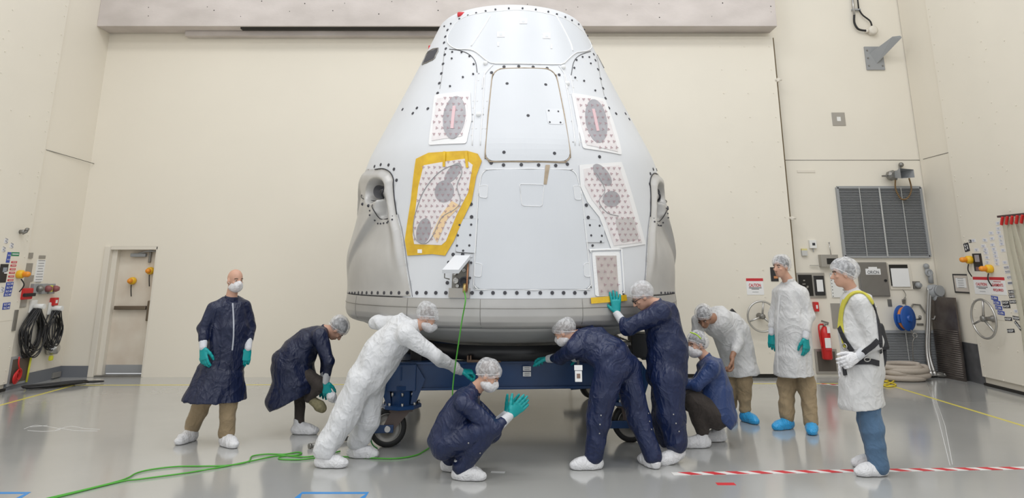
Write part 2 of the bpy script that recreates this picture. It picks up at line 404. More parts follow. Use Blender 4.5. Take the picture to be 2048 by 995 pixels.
# pods
podL = [0, 0, 0, K5(200, 62), K5(255, 57), K5(300, 80), K5(323, 125), K5(322, 165), K5(330, 260), K5(345, 360), K5(370, 460), K5(388, 570), K5(405, 700), K5(422, 800), K5(438, 905)]
e = uvs(podL[3:]); uL = e[-1][0]
zt = e[0][1]
outer = [(-1.75, 1.505), (-1.72, 1.9), (-1.62, 2.4), (-1.52, 2.7), (-1.40, 2.86), (-1.2, 2.95)]
podpoly = e + outer
uin = np.array([q[0] for q in e][::-1]); zin = np.array([q[1] for q in e][::-1])
nz_c = (-.92, 2.63)
def sst(a, b, x): t = max(0., min(1., (x - a) / (b - a))); return t * t * (3 - 2 * t)
def pod_off(u, z):
    d = min(math.hypot((u - a[0]) * 2, z - a[1]) for a in pod_dense)
    t = sst(0, .09, d); rise = (.045 * t + .035 * sst(.0, .25, d) - .002) * (.04 + .96 * sst(1.5, 2.0, z))
    a, b = nz_c; fade = sst(1.62, 2.3, z)
    ur = -.865 - .62 * max(0, 2.38 - z) + .05 * sst(2.38, 2.7, z)
    q = (u - ur) * 2
    dep = .085 * fade * sst(-.02, .09, q) * (1 - sst(2.40, 2.62, z)) + max(0, -q) * .09 * fade * (1 - sst(2.6, 2.9, z))
    e1 = (((u - a - .0) * 2) / .26) ** 2 + ((z - b) / .145) ** 2
    dep += .20 * (1 - sst(.45, 1.05, e1))
    q2 = (u + .775) * 2
    dep += .07 * (1 - sst(.10, .15, abs(q2))) * sst(2.31, 2.36, z) * (1 - sst(2.5, 2.6, z))
    return rise - dep * sst(.07, .19, d)
def pod(mir, name='engine_pod'):
    global pod_dense
    pp = podpoly
    pod_dense = [tuple(Vector(a).lerp(Vector(b), k / 6)) for a, b in zip(pp, pp[1:] + pp[:1]) if not (a[1] < 1.53 and b[1] < 1.53) for k in range(6)]
    if not mir: return sheet(name, pp, M_pod, cap, off=.0, thick=.03, step=.016, offf=pod_off)
    f = lambda u, z: pod_off(mir - u, z)
    return sheet(name, [(mir - u, z) for u, z in pp][::-1], M_pod, cap, off=.0, thick=.03, step=.016, offf=f)
uR = cuv(*K6(333, 880))[0]
MIR = uL + uR
pod(0); pod(MIR)
for v in hull.data.vertices:
    u, z = math.atan2(v.co.x - XC, YC - v.co.y), v.co.z
    for uu in (u, MIR - u):
        if -1.95 < uu < 0 and z < 3.2 and inside((uu, z), podpoly) and min(math.hypot((uu - a[0]) * 2, z - a[1]) for a in pod_dense) > .075:
            v.co = cap3(u, z, -.36)
def pod_bits(mir):
    T = (lambda u, z: (mir - u, z)) if mir else (lambda u, z: (u, z))
    fo = lambda u, z: cap3(*T(u, z), pod_off(u, z) + .004)
    a, b = nz_c
    f2 = lambda u, z: cap3(*T(u, z), pod_off(u, z) + .016)
    m = MB(); m.tube(spline([f2(a + .030 + .095 * math.cos(t), b - .005 + .085 * math.sin(t) - .35 * .09 * math.cos(t)) for t in np.linspace(0, 6.28, 16)[:-1]], 3, True), .010, 6, closed=True)
    m.build('nozzle_seal', M_line, cap)
    c = cap3(*T(a + .03, b + .02), -.15); n_ = (cap3(*T(a, b), 0) - cap3(*T(a, b), -.1)).normalized(); ax = (n_ + Vector((0, 0, -.9))).normalized()
    el = [(a + .03 + .080 * math.cos(t), b - .01 + .075 * math.sin(t) - .03 * math.cos(t)) for t in np.linspace(0, 6.283, 25)[:-1]]; el = [T(*q) for q in el]
    sheet('nozzle_shade', el[::-1] if mir else el, mat('recess shade grey', (.17, .17, .18), .5, metal=.3), cap, thick=.004, step=.03, offf=(lambda u, z: pod_off(mir - u, z) + .010) if mir else (lambda u, z: pod_off(u, z) + .010))  # dark sheet lining the nozzle recess, its shade put into the colour
    MB().lathe([(.05, -.06), (.055, 0), (.07, .04), (.09, .09), (.084, .09), (.055, .04), (.03, 0)], c, ax, n=28, caps=False).build('nozzle', M_dsteel, cap)
    m = MB(); q = [(-1.17, 2.63), (-1.06, 2.56), (-.93, 2.52), (-.875, 2.46), (-.855, 2.38), (-.84, 2.315), (-.78, 2.31), (-.705, 2.33)]
    m.tube(spline([fo(u, z) for u, z in q], 5), .005, 5); m.build('skirt_joint', M_line, cap)
    m = MB()
    for u, z in [(-1.06, 2.50), (-.93, 2.46)]: m.sphere(fo(u, z), .018, 8)
    for u, z in [(-.90, 2.40), (-.89, 2.35), (-.885, 2.30), (-.86, 2.265), (-.83, 2.262), (-.80, 2.264), (-.77, 2.268), (-.74, 2.275), (-.70, 2.29)]: m.sphere(fo(u, z), .010, 8)
    m.build('pod_bolt', M_hole, cap)
    # seal line round the top
    m = MB(); m.tube(spline([cap3(*T(u, z), .006) for u, z in podpoly[:7] ][::1], 4), .006, 5); m.build('pod_seal', M_line, cap)
    m = MB(); m.tube(spline([cap3(*T(u + .01, z), .004) for u, z in podpoly[6:12]], 4), .0035, 5); m.build('pod_seal', mat('grey seam', (.25, .25, .26), .6), cap)
pod_bits(0); pod_bits(MIR)
# panels
hat = [(900, 405), (1250, 405), (1300, 520), (1352, 945), (850, 945), (875, 520)]
hatch = psheet('side_hatch', rnd([K1(*p) for p in [(898, 407), (1255, 407), (1352, 945), (850, 942)]], [24, 26, 24, 20]), M_skin2, cap, off=.014, thick=.016)
cline('hatch_seal', rnd([K1(*p) for p in [(896, 403), (1258, 403), (1356, 950), (846, 946)]], [24, 26, 24, 20], 4), .016, M_brown, cap, off=.008, closed=True, n=2)
psheet('seal_tail', [K2(1105, 0), K2(1128, 0), K2(1118, 60), K2(1110, 105), K2(1094, 104), K2(1100, 40)], M_brown, cap, off=.012)
psheet('latch_cover', rnd([K1(1200, 640), K1(1300, 642), K1(1306, 733), K1(1215, 730)], 5), M_skin, hatch, off=.018)
lower = psheet('lower_panel', rnd([K2(*p) for p in [(768, 27), (1262, 27), (1296, 160), (1348, 665), (722, 665), (748, 160)]], [18, 18, 3, 18, 18, 3]), M_skin2, cap, off=.008, thick=.01)
cline('putty_line', rnd([K2(*p) for p in [(766, 23), (1264, 23), (1299, 160), (1352, 669), (718, 669), (744, 160)]], [18, 18, 3, 18, 18, 3], 4), .011, M_putty, cap, off=.008, closed=True, n=2)
cline('putty_line', rnd([K2(*p) for p in [(965, 102), (1097, 106), (1085, 222), (978, 218)]], 5, 3), .007, M_putty, lower, off=.011, closed=True, n=2)
for q in ([(748, 112), (796, 108), (792, 178), (752, 172)], [(1252, 110), (1288, 112), (1296, 186), (1262, 186)], [(728, 522), (766, 532), (760, 600), (724, 598)], [(1308, 530), (1336, 522), (1344, 600), (1312, 598)]):
    P = rnd([K2(*p) for p in q], 4, 3); psheet('hinge_cover', P, M_skin, lower, off=.013); cline('putty_line', P, .006, M_putty, lower, off=.013, closed=True, n=2)
top = [(640, 195), (700, 118), (800, 84), (900, 70), (1060, 62), (1200, 80), (1330, 120), (1420, 190), (1468, 262), (1450, 298), (1385, 308), (1335, 345), (1290, 378), (1100, 374), (910, 374), (855, 352), (800, 308), (752, 290), (690, 290), (640, 262), (630, 230)]
topp = [tuple(p[:2]) for p in spline([(*K1(*p), 0) for p in top], 3, True)]
fwd = psheet('forward_cover', topp, M_skin2, cap, off=.008, thick=.01)
cline('putty_line', topp[::2], .012, M_putty, cap, off=.008, closed=True, n=2)
for q in ([(882, 92), (830, 180), (770, 272)], [(1262, 92), (1300, 160), (1345, 250), (1360, 300)]): cline('rib', [K1(*p) for p in q], .02, M_putty, fwd, off=.008)
for x, y in ((1072, 127), (942, 205), (1207, 213)):
    psheet('tape_square', [K1(x - 22, y - 15), K1(x + 22, y - 15), K1(x + 22, y + 15), K1(x - 22, y + 15)], M_wtape, fwd, off=.014)
    psheet('target_dot', [K1(x - 9, y - 7), K1(x + 9, y - 7), K1(x + 9, y + 7), K1(x - 9, y + 7)], M_skin2, fwd, off=.017)
for x, y in ((926, 262), (1234, 275)): psheet('tape_square', [K1(x - 5, y - 12), K1(x + 5, y - 12), K1(x + 6, y + 12), K1(x - 4, y + 12)], M_wtape, fwd, off=.014)
for q in ([(640, 288), (700, 296), (755, 318), (792, 360), (803, 425)], [(1466, 300), (1405, 322), (1368, 362), (1352, 440)]): cline('cover_joint', [K1(*p) for p in q], .007, M_line, cap)
for q in ([(612, 300), (600, 420), (585, 520)], [(1500, 330), (1520, 440), (1545, 560)]): cline('cover_joint', [K1(*p) for p in q], .004, M_dsteel, cap)
for q in ([(800, 430), (790, 600), (775, 850)], [(848, 420), (838, 600), (822, 850)], [(1345, 440), (1375, 600), (1400, 850)], [(1310, 440), (1345, 620), (1375, 850)], [(895, 380), (845, 440), (832, 520)], [(1280, 385), (1315, 440), (1330, 520)]): cline('putty_line', [K1(*p) for p in q], .012, M_putty, cap, off=.005)
for x, y in ((812, 672), (852, 372), (1305, 395), (1330, 490)):
    p = cap3(*cuv(*K1(x, y)), .006); MB().sphere(p, .028, 12).build('fitting_cover', M_putty, cap)
# crew windows on the flanks
psheet('flank_window', [K1(*p) for p in ((575, 285), (560, 325), (545, 346), (485, 375), (500, 340), (520, 305))], M_hole, cap, off=.006)
cline('window_frame', [K1(*p) for p in ((575, 283), (560, 327), (545, 350), (483, 378), (498, 340), (518, 303))], .018, M_dsteel, cap, closed=True, n=2)
psheet('flank_window', [K1(*p) for p in ((1520, 322), (1548, 345), (1572, 392), (1560, 385), (1538, 352))], M_hole, cap, off=.006)
cline('window_frame', [K1(*p) for p in ((1519, 320), (1548, 343), (1574, 394), (1558, 387), (1536, 352))], .014, M_dsteel, cap, closed=True, n=2)
# films over windows and thrusters
def film(poly, blobs, border=None, dx=11, dy=12, m_=None, lab=None, stripe=None):
    if border: psheet('tape_border', border, M_wtape, cap, off=.010)
    f = psheet('window_film', poly, m_ or M_film, cap, off=.015)
    if lab: f['label'] = lab
    for b in blobs: psheet('dim_window', b, M_glass, f, off=.018, thick=.003)
    if stripe: psheet('pink_strip', stripe, mat('pink strip', (.72, .50, .53), .5), f, off=.022, thick=.003)
    mb = MB(); xs = [p[0] for p in poly]; ys = [p[1] for p in poly]; y = min(ys) + 6; k = 0
    while y < max(ys) - 2:
        x = min(xs) + 5 + (k % 2) * dx / 2
        while x < max(xs):
            if inside((x, y), poly):
                for a in (90, 210, 330):
                    a += (k % 3) * 20
                    p = [(x, y), (x + 2.2 * math.cos(R(a - 32)), y + 2.2 * math.sin(R(a - 32))), (x + 3.0 * math.cos(R(a)), y + 3.0 * math.sin(R(a))), (x + 2.2 * math.cos(R(a + 32)), y + 2.2 * math.sin(R(a + 32)))]
                    u0 = [cap3(*cuv(*q), .0205) for q in p]
                    mb._f([mb.bm.verts.new(q) for q in u0])
            x += dx
        y += dy; k += 1
    mb.build('printed_pattern', M_mark, f)['kind'] = 'stuff'
    return f
film([K1(*p) for p in ((572, 580), (750, 560), (745, 700), (712, 800), (540, 826), (556, 680))], [ell(*K1(672, 690), 22, 43, 8)], rnd([K1(*p) for p in ((555, 556), (764, 536), (772, 700), (740, 840), (520, 850), (540, 690))], 4, 2), stripe=[K1(*p) for p in ((664, 625), (682, 625), (668, 756), (650, 756))])
film([K1(*p) for p in ((1374, 568), (1535, 596), (1575, 710), (1622, 890), (1440, 850), (1405, 720))], [ell(*K1(1495, 712), 21, 44, -10)], rnd([K1(*p) for p in ((1352, 545), (1548, 580), (1600, 720), (1648, 906), (1420, 868), (1385, 720))], 4, 2), stripe=[K1(*p) for p in ((1468, 642), (1484, 642), (1512, 770), (1496, 772))])
yo = [(833, 318), (858, 306), (935, 302), (956, 308), (964, 322), (953, 352), (944, 402), (925, 442), (908, 482), (891, 511), (866, 508), (816, 511), (811, 480), (823, 400)]
yi = [(849, 331), (930, 318), (946, 330), (937, 385), (914, 430), (893, 482), (884, 490), (830, 488), (827, 470), (838, 375)]
psheet('yellow_tape', yo, M_ytape, cap, off=.012)
yf = film(yi, [ell(907, 346, 11, 24, 38), ell(890, 383, 19, 22, 10), ell(849, 462, 14, 26, 12)], dx=11, dy=11)
yf['label'] = 'film with yellow tape border over the left thruster ports'
cline('drawn_outline', [(915, 330), (925, 345), (915, 372), (922, 400), (912, 418), (885, 435), (868, 470), (852, 487), (832, 476), (830, 440), (848, 385), (880, 345)], .008, M_gpaint, yf, off=.019, closed=True, n=4)
psheet('yellow_stain', [(905, 402), (922, 412), (895, 440), (876, 485), (866, 468), (882, 432)], mat('yellow stain', (.82, .60, .36), .4), yf, off=.0185, thick=.002)
for q in ([(888, 304), (893, 304), (892, 334), (887, 334)], [(930, 303), (936, 303), (938, 336), (933, 336)]): psheet('yellow_tape', q, M_ytape, yf, off=.023, thick=.003)
psheet('white_tag', [K2(422, 453), K2(445, 453), K2(445, 473), K2(422, 473)], M_paper, cap, off=.017)
lrp = [(1166, 338), (1236, 331), (1250, 375), (1266, 430), (1282, 484), (1226, 491), (1206, 430), (1182, 398), (1168, 370)]
psheet('tape_border', [(1158, 330), (1242, 324), (1262, 385), (1290, 488), (1222, 498), (1198, 434), (1174, 404), (1160, 372)], M_wtape, cap, off=.010)
lf = film(lrp, [ell(1203, 350, 12, 26, -38), ell(1221, 398, 17, 16, 0)], dx=11, dy=11)
psheet('grey_square', rnd([(1228, 438), (1264, 434), (1276, 478), (1240, 486)], 8), mat('pale dim film', (.55, .52, .52), .4), lf, off=.018, thick=.002)
cline('drawn_outline', [(1190, 345), (1208, 380), (1196, 402), (1212, 425), (1235, 432)], .006, M_gpaint, lf, off=.019, n=4)
psheet('tape_border', rnd([(1183, 504), (1238, 503), (1244, 592), (1190, 592)], 5), M_putty, cap, off=.010)
film([(1190, 511), (1231, 511), (1236, 590), (1197, 590)], [], dx=13, dy=13, m_=M_film2)
psheet('yellow_tape', [(1180, 595), (1250, 589), (1252, 601), (1181, 607)], M_ytape, cap, off=.020)
cline('putty_line', rnd([(1178, 500), (1242, 498), (1248, 588)], 5, 2), .02, M_putty, cap, off=.006, n=2)
for q, dl in (([(642, 290), (742, 290), (729, 472), (622, 466)], [(743, 288), (730, 474)]), ([(1308, 292), (1385, 296), (1418, 340), (1420, 415), (1322, 415)], [(1308, 290), (1331, 456)])):
    psheet('access_panel', rnd([K2(*p) for p in q], [6, 1, 1, 6] if q[0][0] < 700 else 2), M_skin2, cap, off=.010); cline('panel_gap', [K2(*p) for p in dl], .010, M_line, cap, n=1)
    cline('panel_gap', rnd([K2(*p) for p in q], 4, 2), .003, M_dsteel, cap, off=.008, closed=True, n=1)
cline('panel_gap', [K2(622, 468), K2(716, 476), K2(714, 497), K2(612, 492)], .003, M_dsteel, cap, n=1)
# bolt holes
bolts = [K1(*p) for p in [(978, 493), (1202, 499), (1100, 680), (960, 893), (1253, 899), (960, 391), (1046, 388), (1130, 392), (1212, 400), (887, 425), (1282, 438), (957, 965), (1061, 963), (1162, 965), (1262, 968), (1330, 960), (885, 953),
   (630, 176), (617, 215), (610, 250), (620, 285), (614, 320), (604, 374), (594, 430), (582, 487), (572, 545), (1471, 255), (1484, 318), (1494, 353), (1509, 406), (1525, 461), (1539, 517), (1553, 575), (1573, 632), (515, 636), (451, 632), (427, 663), (367, 640), (1615, 665), (1670, 665), (1692, 697), (1518, 917)]]
bolts += [K2(*p) for p in [(705, 210), (708, 278), (688, 209), (609, 480), (660, 480), (578, 632), (586, 523), (1324, 215), (1334, 281), (365, 355), (433, 440), (488, 437)]]
bolts += [K2(x, 686) for x in (101, 121, 145, 173, 205, 239, 277, 319, 363, 414, 463, 516, 570, 711, 760, 823, 887, 951, 1015, 1077, 1141, 1202, 1262, 1319, 1519)]
bolts += [K5(*p) for p in ((158, 70), (197, 42), (238, 30), (290, 32), (326, 60), (343, 133), (308, 192))] + [K6(*p) for p in ((376, 358), (396, 360), (363, 378), (360, 425), (377, 463))]
bolt = None
def disc(p2, r, off=.0):
    u, z = cuv(*p2)
    c = cap3(u, z, 0); n_ = (cap3(u, z, .1) - c).normalized(); return c, n_
bsub = bolts[:96]
t = bmesh.new(); bmesh.ops.create_cone(t, cap_ends=True, segments=12, radius1=.018, radius2=.018, depth=.012); bme = bpy.data.meshes.new('bolt_hole'); t.to_mesh(bme); t.free(); bme.materials.append(M_hole)
hts = {0: .018, 5: .018}
for i, p in enumerate(bsub):
    c, n_ = disc(p, .018); o = bpy.data.objects.new('bolt_hole', bme); col.objects.link(o); o.parent = cap
    o.matrix_parent_inverse = Matrix.Translation((-XC, -YC, -.885))
    o.location = c + n_ * (.0105 if i < 5 else .0015 + (.009 if i in (93, 94, 95) else 0)); o.rotation_mode = 'QUATERNION'; o.rotation_quaternion = n_.to_track_quat('Z', 'Y')
small = [K1(*p) for p in [(650, 140), (700, 112), (750, 92), (798, 78), (853, 66), (910, 57), (988, 50), (1068, 50), (1145, 57), (1218, 70), (1268, 84), (1317, 101), (1356, 120), (1395, 143), (1435, 173), (1455, 210), (612, 155),
   (655, 343), (720, 452), (645, 505), (783, 376), (780, 434), (758, 330), (712, 307), (658, 305), (1466, 372), (1427, 474), (1492, 530), (1370, 398), (1375, 455), (1383, 352), (1418, 334), (1457, 335)]]
small += [K2(*p) for p in [(707, 320), (702, 376), (697, 432), (664, 460), (645, 322), (636, 378), (631, 433), (1341, 323), (1348, 378), (1357, 432), (1393, 326), (1405, 380), (1400, 412), (706, 524), (700, 606)]] + [K2(x, 686) for x in (54, 68, 83, 1724, 1745, 1760, 1773, 1784, 1792)] + bolts[96:]
m = MB()
for p in small:
    c, n_ = disc(p, .01); m.cyl(c, c + n_ * .013, .012, 8)
for x, y in ((1219, 653), (1274, 657), (1225, 720), (1287, 722)):
    c, n_ = disc(K1(x, y), .01); m.cyl(c, c + n_ * .023, .010, 8)
m.build('small_bolt_hole', M_hole, cap)['kind'] = 'stuff'
m = MB(); random.seed(7)
for k in range(34):
    x, y = random.choice([(c_, r_) for c_ in (788, 812, 850, 868) for r_ in range(430, 850, 40)] + [(c_, r_) for c_ in (1340, 1362, 1385) for r_ in range(470, 850, 40)])
    c, n_ = disc(K1(x - (y - 430) * .05 * (1 if x < 1000 else -1.2), y), .01); m.cyl(c, c + n_ * .0025, .009, 8)
m.build('filled_bolt_hole', mat('pale filler', (.70, .70, .71), .6), cap)['kind'] = 'stuff'
# open service port
u0, z0 = cuv(*K2(605, 590)); u1, z1 = cuv(*K2(690, 690)); ztop = cuv(*K2(650, 505))[1]
sheet('port_recess', [(u0, z1 + .03), (u1, z1 + .03), (u1, ztop), (u0, ztop)], mat('port backing', (.22, .21, .19), .5, metal=.4), cap, off=.006)
sheet('port_sill', [(u0 - .01, 1.503), (u1 + .01, 1.503), (u1 + .01, z1 + .05), (u0 - .01, z1 + .05)], M_alu, cap, off=.03, thick=.035)
m = MB(); uc = (u0 + u1) / 2
for du, dz, r in ((-.02, .12, .03), (-.028, .19, .02), (.0, .24, .022), (.02, .22, .018), (-.01, .07, .018)):
    c = cap3(uc + du, z1 + dz, 0); n_ = (cap3(uc, z1, .1) - cap3(uc, z1, 0)).normalized(); m.lathe([(r, 0), (r, .03), (r * .7, .034), (r * .5, .02)], c, n_, n=16)
pc = m.build('port_connector', M_steel, cap)
c = cap3(uc + .022, z1 + .11, .0); m = MB(); m.lathe([(.05, 0), (.05, .035), (.038, .035), (.036, .010), (0, .010)], c, n_, n=24); m.build('round_inlet', M_hole, cap)
m = MB(); m.tube([cap3(u1 - .003, z1 + .02, .04), cap3(u1 - .002, z1 + .2, .045), cap3(u1 - .005, ztop - .05, .02)], .008, 8); m.build('copper_pipe', mat('copper', (.55, .28, .16), .4, metal=.8), cap)
hA = [cap3(u0 + .012, ztop, .03), cap3(u1 + .008, ztop, .03)]; out = n_ * .26 + Vector((-.03, 0, -.16))
m = MB(); m.prism([hA[0], hA[1], hA[1] + out, hA[0] + out], Vector((0, -.012, .035))); fl = m.build('port_flap', M_skin, cap)
MB().tube([hA[0] + out * .8, hA[0] + out * .8 + Vector((0, 0, -.07)), hA[0] + out * .75 + Vector((.04, .02, -.09))], .006, 6).build('flap_stay', M_dsteel, cap)
c = cap3(*cuv(914, 42), .0)
MB().box(cap3(-.70, 4.92, -.03), (.13, .10, .06), bevel=.02).build('red_cover', M_redp, cap)
MB().box(cap3(-1.35, 4.62, -.02), (.05, .05, .09), bevel=.01).build('red_cover', M_redp, cap)
# ================================================================ wheeled frame
fr = empty('wheeled_frame', (0, 9.2, 0), 'blue steel wheeled frame carrying the capsule', 'transport frame')
FL, FR, RR_, RL = Vector((-1.16, 7.92, 0)), Vector((1.24, 8.12, 0)), Vector((1.09, 10.62, 0)), Vector((-1.5, 10.42, 0))
def ibeam(a, b, z0, z1, wd=.16):
    d = (b - a).normalized(); L = (b - a).length; c = (a + b) / 2; s = Vector((-d.y, d.x, 0))
    m = MB()
    for z, t in ((z1 - .0125, .025), (z0 + .0125, .025)): m.obox(c + Vector((0, 0, z)), (L, wd, t), d, s, bevel=.004)
    m.obox(c + Vector((0, 0, (z0 + z1) / 2)) - s * 0, (L, .03 + wd * .5, z1 - z0 - .03), d, s, bevel=.004)
    return m
ibeam(FL + Vector((-.1, 0, 0)), FR + Vector((.1, 0, 0)), .545, .825).build('front_beam', M_blue, fr)
ibeam(RL, RR_, .545, .825).build('rear_beam', M_blue, fr); ibeam(FL, RL, .545, .825).build('side_beam', M_blue, fr); ibeam(FR, RR_, .545, .825).build('side_beam', M_blue, fr)
m = MB(); m.lathe([(1.20, .84), (1.32, .84), (1.32, .985), (1.30, .99), (1.22, .975), (1.20, .84)], (XC, YC, 0), n=90, caps=False); m.build('cradle_ring', M_black, fr)
for q in (FL, FR, RR_, RL):
    d = Vector((XC - q.x, YC - q.y, 0)).normalized(); c = q + d * .32
    MB().obox(c + Vector((0, 0, .86)), (.30, .18, .16), d, Vector((-d.y, d.x, 0)), bevel=.01).build('cradle_block', M_black, fr)
    MB().obox(q + d * .15 + Vector((0, 0, .72)), (.5, .2, .14), d, Vector((-d.y, d.x, 0)), bevel=.01).build('corner_plate', M_blue, fr)
p = at(968, 713, 7.9); m = MB(); m.box((p.x, p.y, .835), (.36, .08, .025), bevel=.004)
for k in (-.17, -.14, .14, .17): m.box((p.x + k, p.y, .86), (.018, .09, .06), bevel=.004)
m.build('locating_bracket', mat('rusty steel', (.20, .13, .09), .6, metal=.4), fr)
for k, (dy, tx) in enumerate(((741, 'B72'), (752, '06-2017'))):
    p = at(1054, dy - 4, 7.9); MB().box((p.x, 7.975 - .0, p.z), (.085, .006, .045)).build('data_plate', M_paper, fr).location.y = -.055 if k == 0 else -.055
def caster(q, face, wheel_off, aim):
    d = Vector((XC - q.x, YC - q.y, 0)).normalized(); a = Vector(face).normalized(); s = Vector((-a.y, a.x, 0))
    z = Vector((0, 0, 1)); g = MB()
    g.obox(q + z * .68, (.30, .26, .26), a, s, bevel=.008)
    for sg in (-1, 1):
        g.prism([q + a * (.15 * sg) + z * .80 + s * -.10, q + a * (.24 * sg) + z * .66 + s * -.10, q + a * (.22 * sg) + z * .60 + s * -.10, q + a * (.15 * sg) + z * .42 + s * -.10, q + a * (.10 * sg) + z * .42 + s * -.10], s * .2)
    g.lathe([(.13, .40), (.13, .56), (.15, .56), (.15, .60)], q, n=8, smooth=False); h = g.build('caster_mount', M_blue, fr)
    g = MB(); g.lathe([(.20, .375), (.21, .38), (.21, .41), (.20, .415)], q, n=8, smooth=False); g.build('swivel_plate', M_blue, fr)
    g = MB()
    for k in range(8):
        an = k * math.pi / 4 + .2; g.cyl(q + Vector((.18 * math.cos(an), .18 * math.sin(an), .40)), q + Vector((.18 * math.cos(an), .18 * math.sin(an), .44)), .014, 6)
        g.cyl(q + Vector((.142 * math.cos(an), .142 * math.sin(an), .50)), q + Vector((.142 * math.cos(an), .142 * math.sin(an), .535)), .013, 6)
    g.build('bolt', M_steel, fr)
    aim = Vector(aim).normalized(); ws = Vector((-aim.y, aim.x, 0)); c = q + aim * wheel_off + z * .19
    f = MB()
    for sg in (-1, 1):
        f.prism([q + aim * .11 + z * .37 + ws * .075 * sg, q - aim * .09 + z * .37 + ws * .075 * sg, c - aim * .07 + z * -.02 + ws * .075 * sg, c + aim * .06 + z * -.02 + ws * .075 * sg], ws * .018 * sg)
    f.obox(q + z * .36, (.24, .2, .03), aim, ws, bevel=.004); f.build('fork', mat('brown grey fork', (.13, .10, .09), .5, metal=.4), fr)
    wl = MB(); wl.lathe([(.06, -.045), (.135, -.045), (.145, -.05), (.175, -.05), (.19, -.035), (.19, .035), (.175, .05), (.145, .05), (.135, .045), (.06, .045)], c, ws, n=44); wo = wl.build('wheel', M_dark, fr)
    hb = MB(); hb.lathe([(.03, -.060), (.06, -.055), (.062, -.048), (.128, -.0465), (.13, -.049), (.14, -.049), (.14, .049), (.128, .0465), (.06, .055), (.03, .060)], c, ws, n=36); hb.build('wheel_hub', M_dsteel, wo)
    ar = MB()
    for sg in (-1, 1): ar.obox(c - aim * .17 + ws * .105 * sg + z * .0, (.46, .018, .075), aim, ws, bevel=.006)
    ar.obox(c - aim * .38, (.03, .22, .06), aim, ws, bevel=.004); ar.obox(c - aim * .36 + z * -.01, (.05, .3, .03), aim, ws); ar.build('steering_arm', M_blue, fr)
    b = MB(); b.cyl(c - ws * .125, c + ws * .125, .03, 18); b.build('axle_bolt', M_steel, fr)
caster(FL, FR - FL, -.13, (1, .12, 0)); caster(FR, FR - FL, .02, (1, .05, 0)); caster(RR_, FR - FL, .05, (.9, .4, 0)); caster(RL, FR - FL, .05, (1, .1, 0))
p = at(1292, 690, 8.5); m = MB(); m.box((p.x, 8.6, p.z), (.34, .3, .26), bevel=.01); jb = m.build('junction_box', M_black, fr)
MB().box((p.x + .02, 8.6, .83), (.14, .2, .12)).build('box_bracket', M_black, fr)
m = MB()
for k in range(6): m.tube([(p.x - .2 - k * .03, 8.45, .98 + .012 * k), (p.x - .28 - k * .03, 8.44, 1.0 + .01 * k)], .008, 6)
m.box((p.x - .33, 8.52, .95), (.3, .16, .03)); m.build('terminal_rail', M_dsteel, fr)
m = MB(); m.tube(spline([(-1.42, 7.75, .55), (-1.45, 7.72, .35), (-1.42, 7.7, .1), (-1.36, 7.74, .02)], 6), .007, 6); m.build('ground_wire', mat('green wire', (.05, .3, .08), .5), fr)
